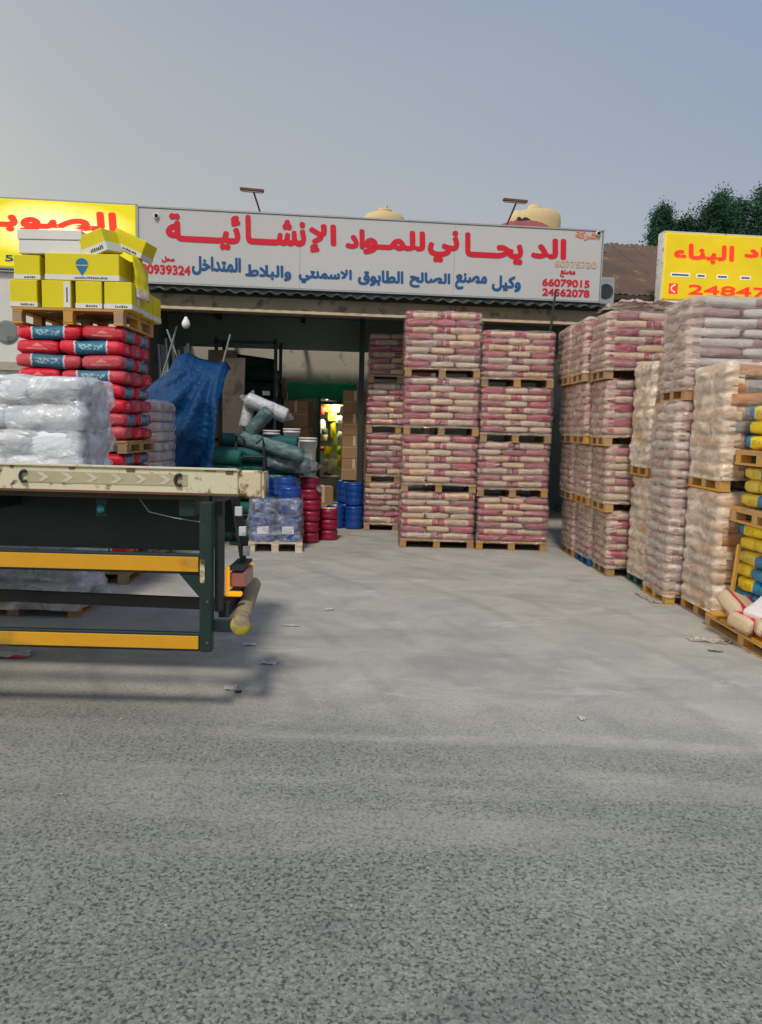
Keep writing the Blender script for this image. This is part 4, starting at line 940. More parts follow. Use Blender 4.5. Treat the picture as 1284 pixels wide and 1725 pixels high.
for row in range(8):
    for col in range(3):
        z = .10 + row * .186; y = 10.62 + col * .2 + (.1 if row % 2 else 0)
        if row == 7 and col != 1: continue
        jx = rng.uniform(-.07, .07)
        wrapped = row == 4 and col == 0
        roll('netting_roll', M['net_green'], (-1.80 + jx, y, z), (1, rng.uniform(-.06, .06), rng.uniform(-.05, .02)), 1.22 + rng.uniform(-.08, .08), .098,
             'green netting roll, %s row of the pile, %s' % (['lowest', 'second', 'third', 'fourth', 'fifth', 'sixth', 'seventh', 'top'][row], ['front side', 'middle', 'rear side'][col]), 'netting roll', 'green netting rolls', 'film_thin' if wrapped else None, seed=k); k += 1
roll('netting_roll', M['net_green'], (-1.52, 10.50, 1.34), (.9, -.35, -.22), .95, .10, 'green roll in clear plastic slanting across the front of the pile', 'netting roll', 'green netting rolls', 'film_thin', seed=41)
roll('netting_roll', M['net_green'], (-1.30, 10.56, 1.12), (.95, -.25, -.1), .62, .115, 'short fat green roll in clear plastic above the blue drums', 'netting roll', 'green netting rolls', 'film_violet', seed=42)
roll('wrapped_roll', M['white_plastic'], (-1.66, 10.95, 1.88), (.92, .1, -.36), .60, .105, 'white roll in plastic sleeve lying on top of the green rolls', 'roll', 'plastic wrapped rolls', 'film_violet', seed=43)
roll('wrapped_roll', M['wall_pale'], (-1.94, 11.02, 1.80), (.2, .2, 1), .44, .085, 'pale roll in plastic standing left of the white sleeve', 'roll', 'plastic wrapped rolls', 'film_violet', seed=44)
roll('wrapped_roll', M['net_green'], (-1.72, 10.72, 1.68), (.55, -.2, .62), .42, .095, 'green roll in plastic leaning below the white sleeve', 'roll', 'plastic wrapped rolls', 'film_thin', seed=45)
# dark netting heap on a shelf frame at the back left
fr_ = thing('shelf_frame', 'dark steel shelf frame at the back left of the shop', 'shelf', (-2.15, 12.75, 0))
for (x, y) in ((-.55, -.3), (.40, -.3), (-.55, .3), (.40, .3)): MB().box(x - .025, x + .025, y - .025, y + .025, 0, 3.0).build('post', M['dark_metal'], fr_)
for z in (.5, 1.2, 1.85): MB().box(-.55, .40, -.30, .30, z, z + .04).build('shelf', M['dark_metal'], fr_)
MB().box(-.55, .40, -.325, -.29, 2.92, 2.96).build('top_rail', M['dark_metal'], fr_)
for k, (z, y, dx) in enumerate(((2.0, 12.60, 0), (2.0, 12.86, .02), (2.22, 12.58, -.03), (2.22, 12.84, .0), (2.44, 12.6, -.05), (2.45, 12.85, -.06), (2.64, 12.72, -.13))):
    roll('netting_roll', M['net_dark'], (-2.12 + dx, y, z), (1, rng.uniform(-.05, .05), rng.uniform(-.12, -.02)), .86, .115,
         ['dark netting roll on shelf, bottom front', 'dark netting roll on shelf, bottom back', 'dark netting roll on shelf, second layer front', 'dark netting roll on shelf, second layer back', 'dark netting roll on shelf, third layer front', 'dark netting roll on shelf, third layer back', 'topmost dark netting roll on shelf'][k], 'netting roll', 'dark netting rolls on the shelf', seed=60 + k)
for k, z in enumerate((1.93, 2.10)):
    tag(MB().box(-.06, .06, -.004, .004, -.035, .035, bev=.002).build('label_card', M['white_plastic'], None, (-1.90, 12.46, z + .04), (0, 0, .1)), '%s of two small white tags on the dark netting rolls' % ('lower' if k == 0 else 'upper'), 'tag', 'tags on netting')
# hand truck handles
ht = thing('hand_truck', 'dark hand truck with looped handles standing in front of the green rolls', 'hand truck', (-1.85, 10.40, 0))
MB().tube([(-.14, 0, .1), (-.14, .02, 1.40), (-.12, -.06, 1.50), (-.02, -.08, 1.44), (.0, -.02, 1.32)], .018, 8).build('handle', M['dark_metal'], ht)
MB().tube([(.24, 0, .1), (.24, .02, 1.36), (.23, -.06, 1.46), (.14, -.08, 1.38)], .018, 8).build('handle', M['dark_metal'], ht)
for z in (.4, .8, 1.2): MB().tube([(-.14, .01, z), (.24, .01, z)], .014, 8).build('crossbar', M['dark_metal'], ht)
MB().box(-.2, .3, -.14, .02, .02, .035).build('toe_plate', M['dark_metal'], ht)
for x in (-.2, .3): MB().lathe([(.001, -.025), (.09, -.025), (.10, 0), (.09, .025), (.001, .025)], 18).build('wheel', M['black'], ht, (x, .08, .10), (0, PI / 2, 0))

# ------------------------------------------------------------------ pails, cartons, drums
pail_b = MB().lathe([(.105, 0), (.112, .01), (.128, .30), (.136, .302), (.136, .325), (.129, .327), (.129, .345)], 20).mesh('body', M['white_plastic'], True)
pail_l = MB().lathe([(.140, .345), (.142, .362), (.130, .368), (.118, .360), (.001, .360)], 20).mesh('lid', M['white_plastic'], True)
pail_h = MB().tube([(-.137, 0, .30), (-.13, -.06, .22), (-.06, -.135, .17), (.06, -.135, .17), (.13, -.06, .22), (.137, 0, .30)], .005, 6).mesh('handle', M['alu'])
def pail(label, x, y, z, printed=False, rz=0.0):
    t = thing('plastic_pail', label, 'pail', (x, y, z), rz, 'white pails by the shop door')
    put('body', pail_b, t); put('lid', pail_l, t); put('handle', pail_h, t)
    if printed: MB().box(-.06, .06, -.1285, -.12, .10, .20, bev=.003).build('label', M['red_cloth'], t)
    return t
for i in range(4):
    pail('%s white pail of the column nearest the green door' % LEV[i] if i < 3 else 'top white pail of the column nearest the green door', -1.12, 11.52, i * .365, rz=rng.uniform(-1, 1)) if i < 4 and i * .365 < 1.2 else None
for i in range(5):
    if i < 4: pail('white pail of the middle column, %s' % ['lowest', 'second up', 'third up', 'fourth up', 'top'][i], -1.40, 11.80, .128 + i * .365, rz=rng.uniform(-1, 1))
for i in range(4): pail('white pail of the column beside the green rolls, %s' % ['lowest', 'second up', 'third up', 'top with red label'][i], -1.76, 12.15, i * .395, printed=(i == 3))
pallet(.5, .5, None, 'wood', .125, (-1.40, 11.85, 0), 'small pallet under the middle column of white pails', seed=301)
def plain_carton(label, x, y, z, w, d, h, rz=0.0, group=None):
    t = thing('cardboard_box', label, 'box', (x, y, z), rz, group)
    MB().box(-w / 2, w / 2, -d / 2, d / 2, 0, h, bev=.006).build('body', M['carton'], t)
    MB().box(-.022, .022, -d / 2 - .0015, -d / 2 - .0002, h * .55, h - .006).box(-.022, .022, -d / 2 + .006, d / 2 - .006, h + .0002, h + .0015).build('tape', M['tape'], t)
    MB().box(-w / 2 + .006, w / 2 - .006, -d / 2 - .002, -d / 2 - .0016, h * .48, h * .5).build('strap', M['tape'], t)
    return t
for i in range(4): plain_carton('brown carton in the column behind the pails, %s' % ['lowest', 'second', 'third', 'fourth'][i], -1.45, 13.05, i * .40, .44, .4, .395, rng.uniform(-.05, .05), 'cartons behind the pails')
plain_carton('brown carton topping the column behind the white pails', -1.44, 13.02, 1.605, .42, .38, .44, -.12, 'cartons behind the pails')
plain_carton('brown carton lying far back above the plastic sleeves', -1.95, 13.6, 1.9, .5, .4, .32, .1, 'cartons behind the pails')
tag(MB().box(-.4, .4, -.3, .3, 0, 1.9).build('plain_crate', M['wood_dark'], None, (-1.95, 13.6, 0), (0, 0, .1)), 'dark crate in the back of the shop under a carton', 'crate')
plain_carton('small brown carton leaning on the carton column behind pails', -1.02, 13.1, 0, .34, .36, .62, .2, 'cartons behind the pails')
for k_, (x_, z_, c_) in enumerate(((-1.98, 2.23, 'box_white'), (-1.80, 2.23, 'carton'), (-1.62, 1.905, 'net_green'))):
    if k_ < 2: tag(MB().box(-.09, .09, -.12, .12, 0, .16 + .05 * k_, bev=.006).build('small_box', M[c_], None, (x_, 13.5, z_), (0, 0, .1 * k_)), ['small white box on the far brown carton', 'small brown box beside the small white box at the back'][k_], 'box')
roll('wrapped_roll', M['net_green'], (-1.22, 11.05, 1.02), (.9, .3, .12), .5, .10, 'green bundle in clear plastic lying behind the burgundy tubs', 'roll', 'plastic wrapped rolls', 'film_thin', seed=46)
roll('wrapped_roll', M['net_green'], (-2.16, 10.36, 1.20), (.95, -.1, -.06), .52, .10, 'green roll lying against the right foot of the blue tarpaulin', 'roll', 'plastic wrapped rolls', None, seed=47)
roll('wrapped_roll', M['net_green'], (-2.18, 10.38, .995), (.95, .1, .03), .56, .10, 'green roll under the one at the foot of the tarpaulin', 'roll', 'plastic wrapped rolls', None, seed=48)
zc = .76
for i, h in enumerate((.36, .38, .36, .37)):
    plain_carton('strapped brown carton right of the green door, %s' % ['lowest', 'second up', 'third up', 'top'][i], -.47, 12.78, zc, .40, .36, h - .004, rng.uniform(-.03, .03), 'cartons beside the door'); zc += h
def drum_mesh(mat, r, h, ribs=2):
    prof = [(r * .85, 0), (r * .97, .015)]
    for i in range(ribs + 1):
        z0 = .02 + (h - .07) * i / (ribs + 1); z1 = .02 + (h - .07) * (i + 1) / (ribs + 1)
        prof += [(r, z0 + .012), (r, z1 - .016), (r * .96, z1 - .004)]
    prof += [(r, h - .045), (r * .96, h - .02), (r * .8, h - .006), (r * .25, h), (r * .001 + .001, h)]
    return MB().lathe(prof, 24).mesh('drum_body', mat, True)
blue_d = drum_mesh(M['blue_plastic'], .15, .375); cap_m = MB().lathe([(.03, 0), (.03, .02), (.026, .025), (.001, .025)], 12).mesh('cap', M['blue_plastic'])
def drum(label, x, y, z, me, group, cap=True, rz=0, s=(1, 1, 1), h=.375):
    t = thing('plastic_drum', label, 'drum', (x, y, z), rz, group); t.scale = s
    put('drum_body', me, t)
    if cap: put('cap', cap_m, t, (.06, 0, h - .002))
    return t
drum('blue drum on the floor left, beside the green door', -.74, 12.38, 0, blue_d, 'blue drums beside the door')
drum('blue drum on the floor right, below the cartons', -.44, 12.33, 0, blue_d, 'blue drums beside the door')
drum('blue drum stacked on top below the cartons', -.45, 12.36, .376, blue_d, 'blue drums beside the door')
drum('blue drum behind under the strapped cartons, left', -.60, 12.75, 0, blue_d, 'blue drums beside the door'); drum('blue drum behind under the strapped cartons, upper', -.60, 12.75, .376, blue_d, 'blue drums beside the door')
drum('blue drum behind under the strapped cartons, right', -.29, 12.75, 0, blue_d, 'blue drums beside the door').location.x = -.30
# wrapped blue drums on a pale pallet
t = thing('wrapped_pallet_load', 'blue drums wrapped in cloudy film on a pale pallet beside the truck', 'pallet load', (-1.385, 10.07, 0), .10)
pallet(.70, .58, t, 'wood_pale', .13, seed=201)
blue_s = drum_mesh(M['blue_plastic'], .155, .36)
for (x, y) in ((-.17, -.13), (.17, -.13), (-.17, .14), (.17, .14)): put('drum', blue_s, t, (x, y, .131))
for (x, y) in ((-.16, .12), (.17, -.1), (.17, .13)): put('drum', blue_s, t, (x, y, .492), (0, 0, .5))
for x in (-.16, .16):
    MB().box(x - .075, x + .075, -.292, -.288, .24, .34, bev=.001).build('paper_label', M['white_plastic'], t)
put('film', film_mesh(.70, .60, .12, .70, 0, [M['film_violet']], 17, None, .045, .07, .06), t)
drum('blue drum standing on the film wrapped drums, left', -1.56, 10.12, .72, blue_d, 'blue drums on the wrapped pallet', s=(.82, .82, .62))
drum('blue drum lying back on the film wrapped drums, right', -1.27, 10.02, .72, blue_d, 'blue drums on the wrapped pallet', s=(1.0, .9, .66))
# burgundy tubs
tub = MB().lathe([(.115, 0), (.135, .01), (.138, .06), (.128, .075), (.138, .09), (.136, .135), (.12, .1445), (.001, .1445)], 22).mesh('tub_body', M['burgundy'], True)
tub_l = MB().lathe([(.122, .1446), (.122, .150), (.10, .152), (.001, .152)], 20).mesh('lid', M['burgundy'], True)
def tubs(x, y, n, desc):
    for i in range(n):
        t = thing('plastic_tub', 'burgundy tub, %s of the %s' % (['bottom', 'second', 'third', 'fourth', 'fifth', 'top'][i] if i < n - 1 else 'top', desc), 'tub', (x + rng.uniform(-.008, .008), y, i * .1535), rng.uniform(0, 3), 'burgundy tubs')
        put('tub_body', tub, t); put('lid', tub_l, t)
tubs(-1.005, 10.72, 6, 'tall column beside the blue drums'); tubs(-.76, 11.05, 3, 'short column by the doorway side'); tubs(-1.01, 11.02, 5, 'column behind the tall one')
mb = MB(); n, m_ = 8, 18
for j in range(m_ + 1):
    for i in range(n + 1):
        u, v = i / n, j / m_
        mb.v.append((-1.12 + .27 * v + .06 * noise.noise((u * 4, v * 5, 0)), 10.62 + .34 * u + .03 * noise.noise((u * 7, v * 7, 4)), .95 + .05 * math.sin(PI * u) - .04 * v - .55 * max(0, v - .55) ** 1.3 + .03 * noise.noise((u * 6, v * 8, 8))))
for j in range(m_):
    for i in range(n): a = j * (n + 1) + i; mb.f.append((a, a + 1, a + n + 2, a + n + 1)); mb.mi.append(0)
tag(mb.build('plastic_sheet', M['film_violet'], smooth=True), 'torn clear plastic lying over the burgundy tubs', 'plastic sheet')

# green awning cloth and goods hanging in the doorway
mb = MB(); n, m_ = 40, 10
for j in range(m_ + 1):
    for i in range(n + 1):
        u, v = i / n, j / m_
        mb.v.append((-1.95 + 1.82 * u, 4.40 - .16 * v + .03 * math.sin(u * 22) * v, 2.50 - (.34 + .04 * math.sin(u * 9)) * v))
for j in range(m_):
    for i in range(n): a = j * (n + 1) + i; mb.f.append((a, a + n + 1, a + n + 2, a + 1)); mb.mi.append(0)
aw = mb.build('awning_cloth', M['green_cloth'], None, front(0, 0, 0), (0, 0, FR), True); tag(aw, 'green cloth awning hanging over the back doorway', 'awning'); aw.modifiers.new('thick', 'SOLIDIFY').thickness = .006
lamp = thing('tube_lamp', 'lit lamp glowing inside the back doorway behind the hanging goods', 'lamp', front(-.50, 4.985, 2.20), FR)
g = G('lit_tube', .3); g.color((.9, .9, .8, 1)); g.put(g.b.inputs['Emission Color'], (1, .9, .62, 1)); g.put(g.b.inputs['Emission Strength'], 9.0)
MB().tube([(-.22, 0, 0), (.22, 0, 0)], .016, 10).build('tube', g.m, lamp)
ll = bpy.data.lights.new('door_lamp', 'POINT'); ll.energy = 38; ll.shadow_soft_size = .12; ll.color = (1.0, .88, .60)
lo = bpy.data.objects.new('door_lamp', ll); COL.objects.link(lo); lo.location = front(-.52, 5.02, 2.05)
GOODC = {'yellow': (.80, .62, .02), 'white': (.72, .70, .62), 'lime': (.52, .62, .05), 'orange': (.80, .22, .03), 'red': (.62, .06, .04), 'cream': (.70, .60, .36), 'grey': (.20, .20, .19), 'black': (.02, .02, .02)}
for kk, cc in GOODC.items(): M['good_' + kk] = dirty('hanging_' + kk + '_package', cc, .45, .2, 12, .4)
goods = [('red', 0.00, 1.97, .10, .12), ('yellow', .14, 2.00, .12, .10), ('cream', .27, 2.02, .13, .12), ('orange', .08, 2.09, .10, .06), ('orange', .33, 2.1, .12, .05), ('lime', .20, 1.84, .14, .14), ('white', .33, 1.78, .12, .12),
         ('white', -.02, 1.62, .17, .22), ('cream', .05, 1.40, .12, .12), ('yellow', .22, 1.55, .09, .24), ('lime', .26, 1.28, .08, .26), ('white', .36, 1.46, .09, .11), ('grey', .06, 1.52, .10, .10),
         ('yellow', .14, 1.08, .13, .19), ('red', .02, 1.16, .10, .06), ('yellow', .35, .92, .08, .22), ('cream', .24, .78, .17, .26), ('white', .10, .86, .09, .12), ('lime', .34, 1.14, .07, .12), ('white', .24, .56, .26, .05), ('grey', .14, .62, .15, .06)]
for k, (cc, dx, z, w, h) in enumerate(goods):
    w *= 1.35; h *= 1.3; x = dx0 + .08 + dx * 1.12; yy = 5.10 + .09 * (k % 3)
    t = thing('hanging_package', '%s package hanging in the lit doorway, %s and %s%s' % (cc, 'upper rows' if z > 1.7 else ('middle rows' if z > 1.0 else 'lower rows'), 'left side' if dx < .12 else ('centre' if dx < .3 else 'right side'), ', lower one' if k == 13 else ''), 'package', front(x, yy, z), FR + rng.uniform(-.15, .15), 'goods hanging in the doorway')
    mb = MB(); a = rng.uniform(-.25, .25); ca, sa = math.cos(a), math.sin(a)
    pr = [(-.35, .5), (.35, .5), (.5, .34), (.46, -.46), (.3, -.5), (-.4, -.5), (-.5, -.2), (-.44, .36)]
    fv = [((px * ca - pz * sa) * w, 0, (px * sa + pz * ca) * h) for px, pz in pr]
    mb.add([(v[0], -.012, v[2]) for v in fv] + [(v[0], .012, v[2]) for v in fv] + [(0, -.035, 0), (0, .03, 0)], [*[(i, (i + 1) % 8, 16) for i in range(8)], *[(8 + (i + 1) % 8, 8 + i, 17) for i in range(8)], *[(i, 8 + i, 8 + (i + 1) % 8, (i + 1) % 8) for i in range(8)]])
    mb.build('pouch', M['good_' + cc], t)
    MB().box(-.006, .006, -.003, .003, h * .45, h * .45 + .06).build('hanger', M['good_black'], t)
MB_k = thing('display_rack', 'dark wire rack behind the hanging goods in the doorway', 'rack', front(-.5, 5.45, 0), FR)
for z in (.5, 1.1, 1.7, 2.2): MB().box(-.4, .4, -.02, .02, z, z + .02).build('rail', M['good_black'], MB_k)
MB().box(-.42, -.38, -.03, .03, 0, 2.3).build('upright', M['good_black'], MB_k); MB().box(.38, .42, -.03, .03, 0, 2.3).build('upright', M['good_black'], MB_k)

# ------------------------------------------------------------------ flatbed truck, rear end at right (local x from the bed's rear edge, y away from the camera)
TX, TY = -.617, 4.0
tr = thing('flatbed_truck', 'flatbed truck rear overhang with chipped cream bed edge and yellow guard rails', 'truck', (TX, TY, 0))
LEN = -6.6
rail = part_empty('bed_rail', tr)
MB().box(LEN, -.135, 0, .055, 1.268, 1.408, bev=.007).build('rail_panel', M['cream_paint'], rail)
MB().box(-.133, -.012, -.003, .057, 1.262, 1.404, bev=.008).build('corner_plate', M['cream_rusty'], rail)
MB().box(-.010, .0, .0, .16, 1.262, 1.398).build('rear_edge', M['cream_rusty'], rail)
MB().box(-.06, -.022, .060, .10, 1.275, 1.395, bev=.004).build('stake_pocket', M['rust_metal'], rail)
MB().box(LEN, -.14, -.012, -.001, 1.402, 1.414, bev=.002).build('top_lip', M['cream_paint'], rail)
MB().box(-1.24, -.40, -.0035, -.0008, 1.315, 1.375).build('reflective_tape', M['tan_paint'], rail)
for k in range(6):
    x = -1.19 + k * .128; mb = MB()
    mb.add([(x, -.0055, 1.322), (x + .03, -.0055, 1.322), (x + .066, -.0055, 1.345), (x + .03, -.0055, 1.368), (x, -.0055, 1.368), (x + .036, -.0055, 1.345)] + [(x, -.0037, 1.322), (x + .03, -.0037, 1.322), (x + .066, -.0037, 1.345), (x + .03, -.0037, 1.368), (x, -.0037, 1.368), (x + .036, -.0037, 1.345)],
           [(0, 1, 2, 5), (5, 2, 3, 4), (0, 6, 7, 1), (1, 7, 8, 2), (2, 8, 9, 3), (3, 9, 10, 4)])
    mb.build('chevron', M['pale_tape'], rail)
for x in (-1.25, -.44):
    mb = MB(); mb.tube([(x + .022 * math.cos(a), -.014, 1.347 + .028 * math.sin(a)) for a in [R(60) + R(240) * i / 9 for i in range(10)]], .0085, 8); mb.build('rope_hook', M['dark_metal'], rail, smooth=True)
for z in (.475, .70):
    MB().lathe([(.001, 0), (.008, 0), (.008, .005), (.001, .006)], 8).build('bolt', M['rust_metal'], tr, (-.295, -.001, z), (PI / 2, 0, 0))
MB().box(LEN, -.14, -.004, -.0005, 1.268, 1.280).build('worn_lower_edge', M['rust_metal'], rail)
for k, (x, w_) in enumerate(((-1.55, .05), (-1.02, .03), (-.72, .045), (-.31, .06), (-1.33, .02), (-.20, .04))):
    MB().box(x, x + w_, -.0065, -.001, 1.396 - .006 * (k % 3), 1.4005, bev=.0008).build('rust_chip', M['rust_metal'], rail)
nb = 9
for k in range(nb):
    y0 = .06 + k * 1.93 / nb; MB().box(LEN, -.36, y0, y0 + 1.93 / nb - .006, 1.235, 1.262).build('bed_board', M['wood_dark'], tr)
for k in range(6):
    x = -.42 - k * 1.1; MB().box(x - .04, x + .04, .06, 1.98, 1.15, 1.233).build('cross_member', M['green_metal'], tr)
for y in (.62, 1.36): MB().box(LEN, -.40, y, y + .08, .88, 1.148).build('chassis_beam', M['green_metal'], tr)
MB().box(LEN, -.37, .44, .47, .90, 1.232).build('side_skirt', M['dark_metal'], tr)
MB().box(-.92, -.86, .10, .115, 1.13, 1.232, bev=.004).build('marker_bracket', M['green_metal'], tr)
MB().lathe([(.001, 0), (.02, 0), (.022, .012), (.012, .02), (.001, .02)], 14).build('marker_lamp', M['lens_teal'], tr, (-.89, .099, 1.172), (PI / 2, 0, 0))
MB().tube([(-.70, .14, 1.232), (-.64, .12, 1.16), (-.50, .12, 1.13), (-.36, .13, 1.11)], .003, 6).build('cable', M['alu'], tr)
def guard(z0, z1):
    gd = part_empty('guard_rail', tr)
    MB().box(LEN, -.339, .012, .05, z0 - .014, z1 + .014, bev=.004).build('rail_beam', M['green_metal'], gd)
    MB().box(LEN, -.345, .004, .0115, z0, z1, bev=.002).build('rail_face', M['yellow_paint'], gd)
guard(.858, .938); guard(.436, .508)
MB().box(-.339, -.272, .0, .06, .422, 1.232, bev=.006).build('rail_post', M['green_metal'], tr)
MB().box(-.282, -.236, .10, .16, .62, 1.232, bev=.006).build('rear_post', M['dark_metal'], tr)
MB().box(-.335, -.31, -.0025, -.0006, .80, .93, bev=.001).build('paint_scrape', M['cream_rusty'], tr)
gs = MB(); gs.add([(-.34, .02, .842), (-.45, .02, .842), (-.34, .02, .715), (-.34, .028, .842), (-.45, .028, .842), (-.34, .028, .715)], [(0, 1, 2), (5, 4, 3), (0, 3, 4, 1), (1, 4, 5, 2), (2, 5, 3, 0)]); gs.build('gusset', M['green_metal'], tr)
MB().box(LEN, -.30, .575, .615, .560, .628, rot=Matrix.Rotation(R(.9), 3, 'Y')).build('inner_rail', M['black'], tr)
# far side guard, wheels well to the left outside the picture
MB().box(LEN, -4.2, 1.92, 1.96, .5, .56).build('far_rail', M['dark_metal'], tr)
tyre = MB().lathe([(.28, -.13), (.42, -.13), (.48, -.09), (.49, 0), (.48, .09), (.42, .13), (.28, .13)], 32).mesh('tyre', M['black'], True)
rim = MB().lathe([(.27, -.08), (.27, -.11), (.12, -.03), (.11, -.08), (.001, -.08)], 24).mesh('rim', M['alu'], True)
for y in (.18, 1.80):
    w_ = part_empty('wheel', tr, (-4.6, y, .492)); put('tyre', tyre, w_, rot=(PI / 2, 0, 0)); put('rim', rim, w_, rot=(PI / 2, 0, 0))
MB().tube([(-4.6, .1, .49), (-4.6, 1.9, .49)], .07, 12).build('axle', M['dark_metal'], tr)
for y in (.62, 1.36): MB().box(-4.66, -4.54, y + .005, y + .075, .50, .879).build('spring_hanger', M['dark_metal'], tr)
# rear buffer, bracket, lamps, plate
bf = part_empty('rear_buffer', tr)
MB().tube([(-.128, .04, .560), (-.1365, .14, .5698)], .052, 18).tube([(-.137, .141, .570), (-.165, .47, .60), (-.185, .80, .630)], .048, 18).build('buffer_core', M['buffer'], bf, smooth=False)
MB().lathe([(.001, 0), (.044, 0), (.054, .010), (.056, .045), (.053, .047)], 20).build('yellow_end', M['yellow_rubber'], bf, (-.127, .03, .559), (-PI / 2 + .09, 0, .07), True)
MB().box(-.272, -.165, .055, .075, .52, .59, bev=.004).build('bracket', M['green_metal'], tr)
MB().box(-.27, -.215, .16, .74, .575, .66).build('bracket_beam', M['dark_metal'], tr)
lm = part_empty('tail_lamp', tr)
MB().box(-.227, -.135, .25, .50, .728, .815, bev=.008).build('lamp_body', M['lens_red'], lm)
MB().box(-.240, -.219, .19, .22, .712, .853, bev=.006).build('amber_lens', M['lens_amber'], lm)
MB().box(-.240, -.150, .19, .235, .686, .711, bev=.006).build('amber_lens', M['lens_amber'], lm)
MB().box(-.200, -.145, .50, .56, .788, .824, bev=.008).build('amber_lens', M['lens_amber'], lm)
MB().box(-.235, -.15, .235, .55, .826, .842).build('lamp_shelf', M['dark_metal'], lm)
pr_ = part_empty('striped_rear_bar', tr)
for k in range(6):
    z0 = .88 + k * .058; x = -.165 - k * .012
    MB().box(x - .02, x + .02, .42, .45, z0, z0 + .056, bev=.003).build('stripe', M['white_paint'] if k % 2 == 0 else M['black'], pr_)
MB().tube([(-.25, .47, 1.232), (-.19, .47, .84)], .02, 8).build('bar_support', M['dark_metal'], pr_)

# ------------------------------------------------------------------ litter
def scrap(name, label, x, y, w, d, rz, mat, seed, h=.02, cat='litter', mats=None):
    mb = MB(); n, m_ = 10, 6
    for j in range(m_ + 1):
        for i in range(n + 1):
            u, v = i / n - .5, j / m_ - .5
            e = 1 + .35 * noise.noise((u * 4 + seed, v * 4, 0))
            mb.v.append((u * w * e, v * d * e, .0065 + h * abs(noise.noise((u * 5 + seed, v * 5, 2))) + h * .3 * abs(noise.noise((u * 11, v * 11 + seed, 5)))))
    for j in range(m_):
        for i in range(n): a = j * (n + 1) + i; mb.f.append((a, a + 1, a + n + 2, a + n + 1)); mb.mi.append(1 if (mats and j == 0) else 0)
    o = mb.build(name, mats or mat, None, (x, y, 0), (0, 0, rz), True); o.modifiers.new('thick', 'SOLIDIFY').thickness = .0015
    return tag(o, label, cat, 'litter on the yard')
scrap('paper_scrap', 'white paper with red edge lying under the truck at left', -2.56, 5.17, .28, .16, .15, None, 1, .03, mats=[M['paper'], M['paper_red']])
scrap('paper_scrap', 'small white scrap below the yellow truck buffer', -.96, 5.58, .10, .07, .1, M['paper'], 2, .03)
scrap('paper_scrap', 'crumpled white scrap on the yard right of the truck', -.75, 5.14, -.0 + .12, .06, -.1, M['paper'], 3, .035)
scrap('paper_scrap', 'white scrap lying in the edge of the truck shadow', -.91, 4.61, .075, .06, .3, M['paper'], 4, .03)
scrap('dark_scrap', 'dark scrap beside the white one in the truck shadow', -.85, 4.55, .04, .03, .3, M['dark_litter'], 5, .02)
scrap('paper_scrap', 'tiny white scrap alone on the road at right', 1.185, 4.26, .03, .05, .2, M['paper'], 6, .03)
scrap('plastic_scrap', 'flat clear plastic at the foot of the right pallets', 2.66, 6.02, .30, .12, -.3, M['film_milky'], 7, .03)
scrap('plastic_scrap', 'clear plastic skirt on the floor before the white and mauve bags', 2.70, 7.55, .10, .42, .1, M['film_milky'], 8, .04)
scrap('dark_scrap', 'dark twig like scrap before the long pallet', 2.585, 5.72, .10, .015, -.25, M['dark_litter'], 9, .015)
scrap('dark_scrap', 'dark lump beside the long pallet', 2.80, 5.98, .05, .04, .4, M['dark_litter'], 10, .03)
scrap('paper_scrap', 'pale scrap on the open yard left of centre', -.44, 6.74, .08, .03, .3, M['paper'], 11, .02)
scrap('paper_scrap', 'pale flattened scrap near the truck rear', -.72, 6.16, .14, .025, -.15, M['paper'], 12, .01)
peb = []
for k in range(3):
    mb = MB(); mb.lathe([(.3, 0), (.5, .15), (.48, .35), (.25, .5), (.001, .52)], 8); rg = random.Random(k)
    mb.v = [(x * rg.uniform(.8, 1.2), y * rg.uniform(.8, 1.2), z) for x, y, z in mb.v]; peb.append(mb.mesh('pebble', M['yard']))
gv = MB()
for k in range(260):
    x, y = rng.uniform(-1.5, 2.6), rng.uniform(2.2, 9.5); q = rng.uniform(.004, .013) * (2 if rng.random() < .06 else 1); a = rng.uniform(0, 6); z0 = .004 if y < 5.6 else 0
    src = peb[k % 3]; ca, sa = math.cos(a), math.sin(a)
    gv.add([(x + (v.co.x * ca - v.co.y * sa) * q, y + (v.co.x * sa + v.co.y * ca) * q * .8, z0 + v.co.z * q * .8) for v in src.vertices], [tuple(p_.vertices) for p_ in src.polygons])
tag(gv.build('gravel', M['yard']), 'loose fine grit scattered over the road and yard', 'grit', kind='stuff')

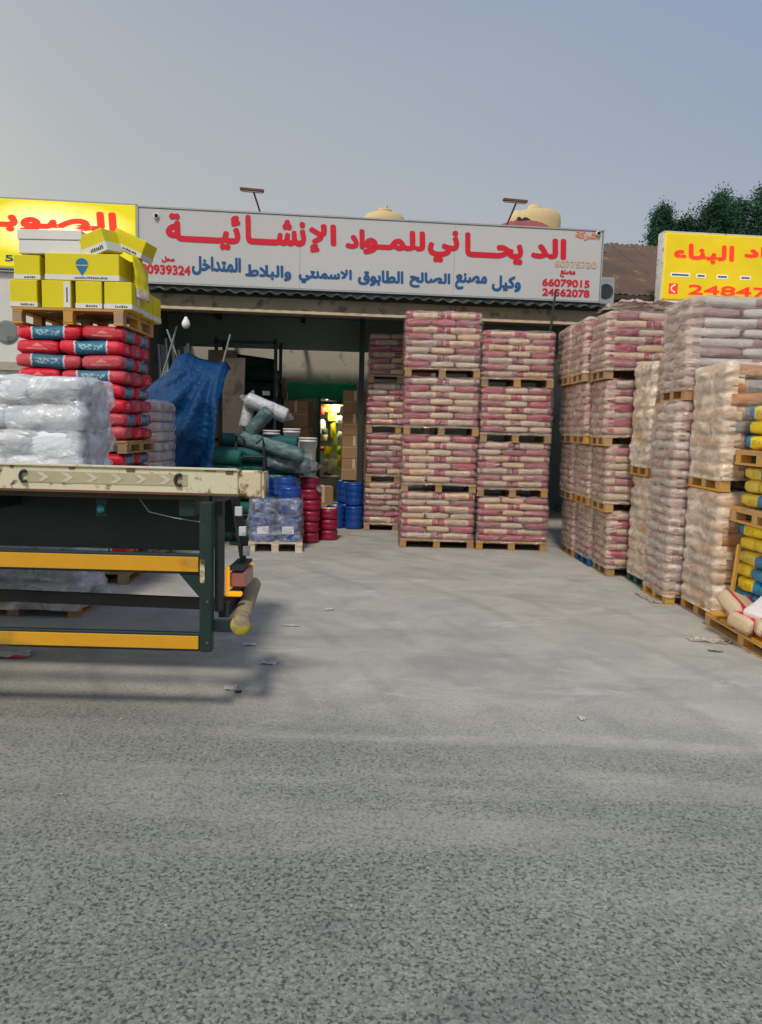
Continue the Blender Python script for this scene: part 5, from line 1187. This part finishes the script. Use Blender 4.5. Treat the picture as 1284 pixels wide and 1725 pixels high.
# ------------------------------------------------------------------ trees behind the right-hand shop
g = G('dark_needle_foliage', .7, .25); rn = g.noise(g.pos(), 1.1, 3)
g.color(g.hsv(g.mix(g.step(rn, .5, .2), (.012, .046, .030, 1), (.032, .100, .045, 1)), .5, 1.0, g.M('ADD', g.M('MULTIPLY', g.noise(g.pos(), 9, 1), .8), .6))); M['leaf'] = g.m
def tree(label, x, y, h, rad, seed, slim=1.0, low=2.0):
    rg = random.Random(seed); t = thing('tree', label, 'tree', (x, y, 0), 0, 'trees behind the right hand shop')
    tk = MB(); tk.tube([(0, 0, 0), (.05, .02, h * .3), (-.04, .03, h * .6), (.02, 0, h * .93)], [.16, .13, .08, .02], 8)
    mb = MB(); tips = []
    nl = 64
    for k in range(nl):
        z = low + (h - low) * (k / nl) ** .85; a = k * 2.4 + rg.uniform(-.5, .5)
        f = 1 - (z - low) / (h - low); ln = rad * (.22 + .95 * f ** .8) * rg.uniform(.55, 1.1) * slim
        p0 = Vector((.02, .02, z - .25 * ln)); p1 = Vector((math.cos(a) * ln, math.sin(a) * ln, z + ln * rg.uniform(.15, .55)))
        tk.tube([p0, p0.lerp(p1, .5) + Vector((0, 0, -.03)), p1], [.035, .02, .008], 5)
        for s in range(5): tips.append((p0.lerp(p1, .35 + .65 * s / 4), .16 + .20 * f))
    for s in range(8): tips.append((Vector((0, 0, h - .12 * s)), .06 + .02 * s))
    for (c, r) in tips:
        for q in range(150):
            d = Vector((rg.gauss(0, 1), rg.gauss(0, 1), rg.gauss(0, 1.15))) * r * .75
            p = c + d; s = rg.uniform(.022, .055)
            u = Vector((rg.uniform(-1, 1), rg.uniform(-1, 1), rg.uniform(-.2, 1.2))).normalized(); w = u.cross(Vector((rg.uniform(-1, 1), rg.uniform(-1, 1), rg.uniform(-1, 1)))).normalized() * s * .38
            mb.add([p - u * s - w * .3, p - u * s * .2 - w, p + u * s * 1.3, p - u * s * .2 + w], [(0, 1, 2, 3)])
    tk.build('trunk', M['bark'], t, smooth=True); mb.build('crown', M['leaf'], t)
    return t
tree('slim dark tree standing alone left of the others behind right sign', 8.25, 24.0, 8.35, 1.0, 1, .55, 2.5)
tree('dark tree with low top between slim tree and tall pointed tree', 9.10, 24.6, 8.15, 1.9, 2, .9)
tree('tall pointed dark tree in the middle behind the yellow sign', 9.95, 24.2, 8.75, 1.9, 3, .85)
tree('bushy dark tree right of the tall pointed one', 10.75, 25.0, 8.75, 2.0, 4, 1.0)
tree('tallest dark tree at the right picture edge', 11.75, 24.4, 9.2, 2.2, 5, 1.0)
tree('dark tree beyond the right picture edge side', 12.9, 25.0, 9.2, 2.2, 6, 1.0)
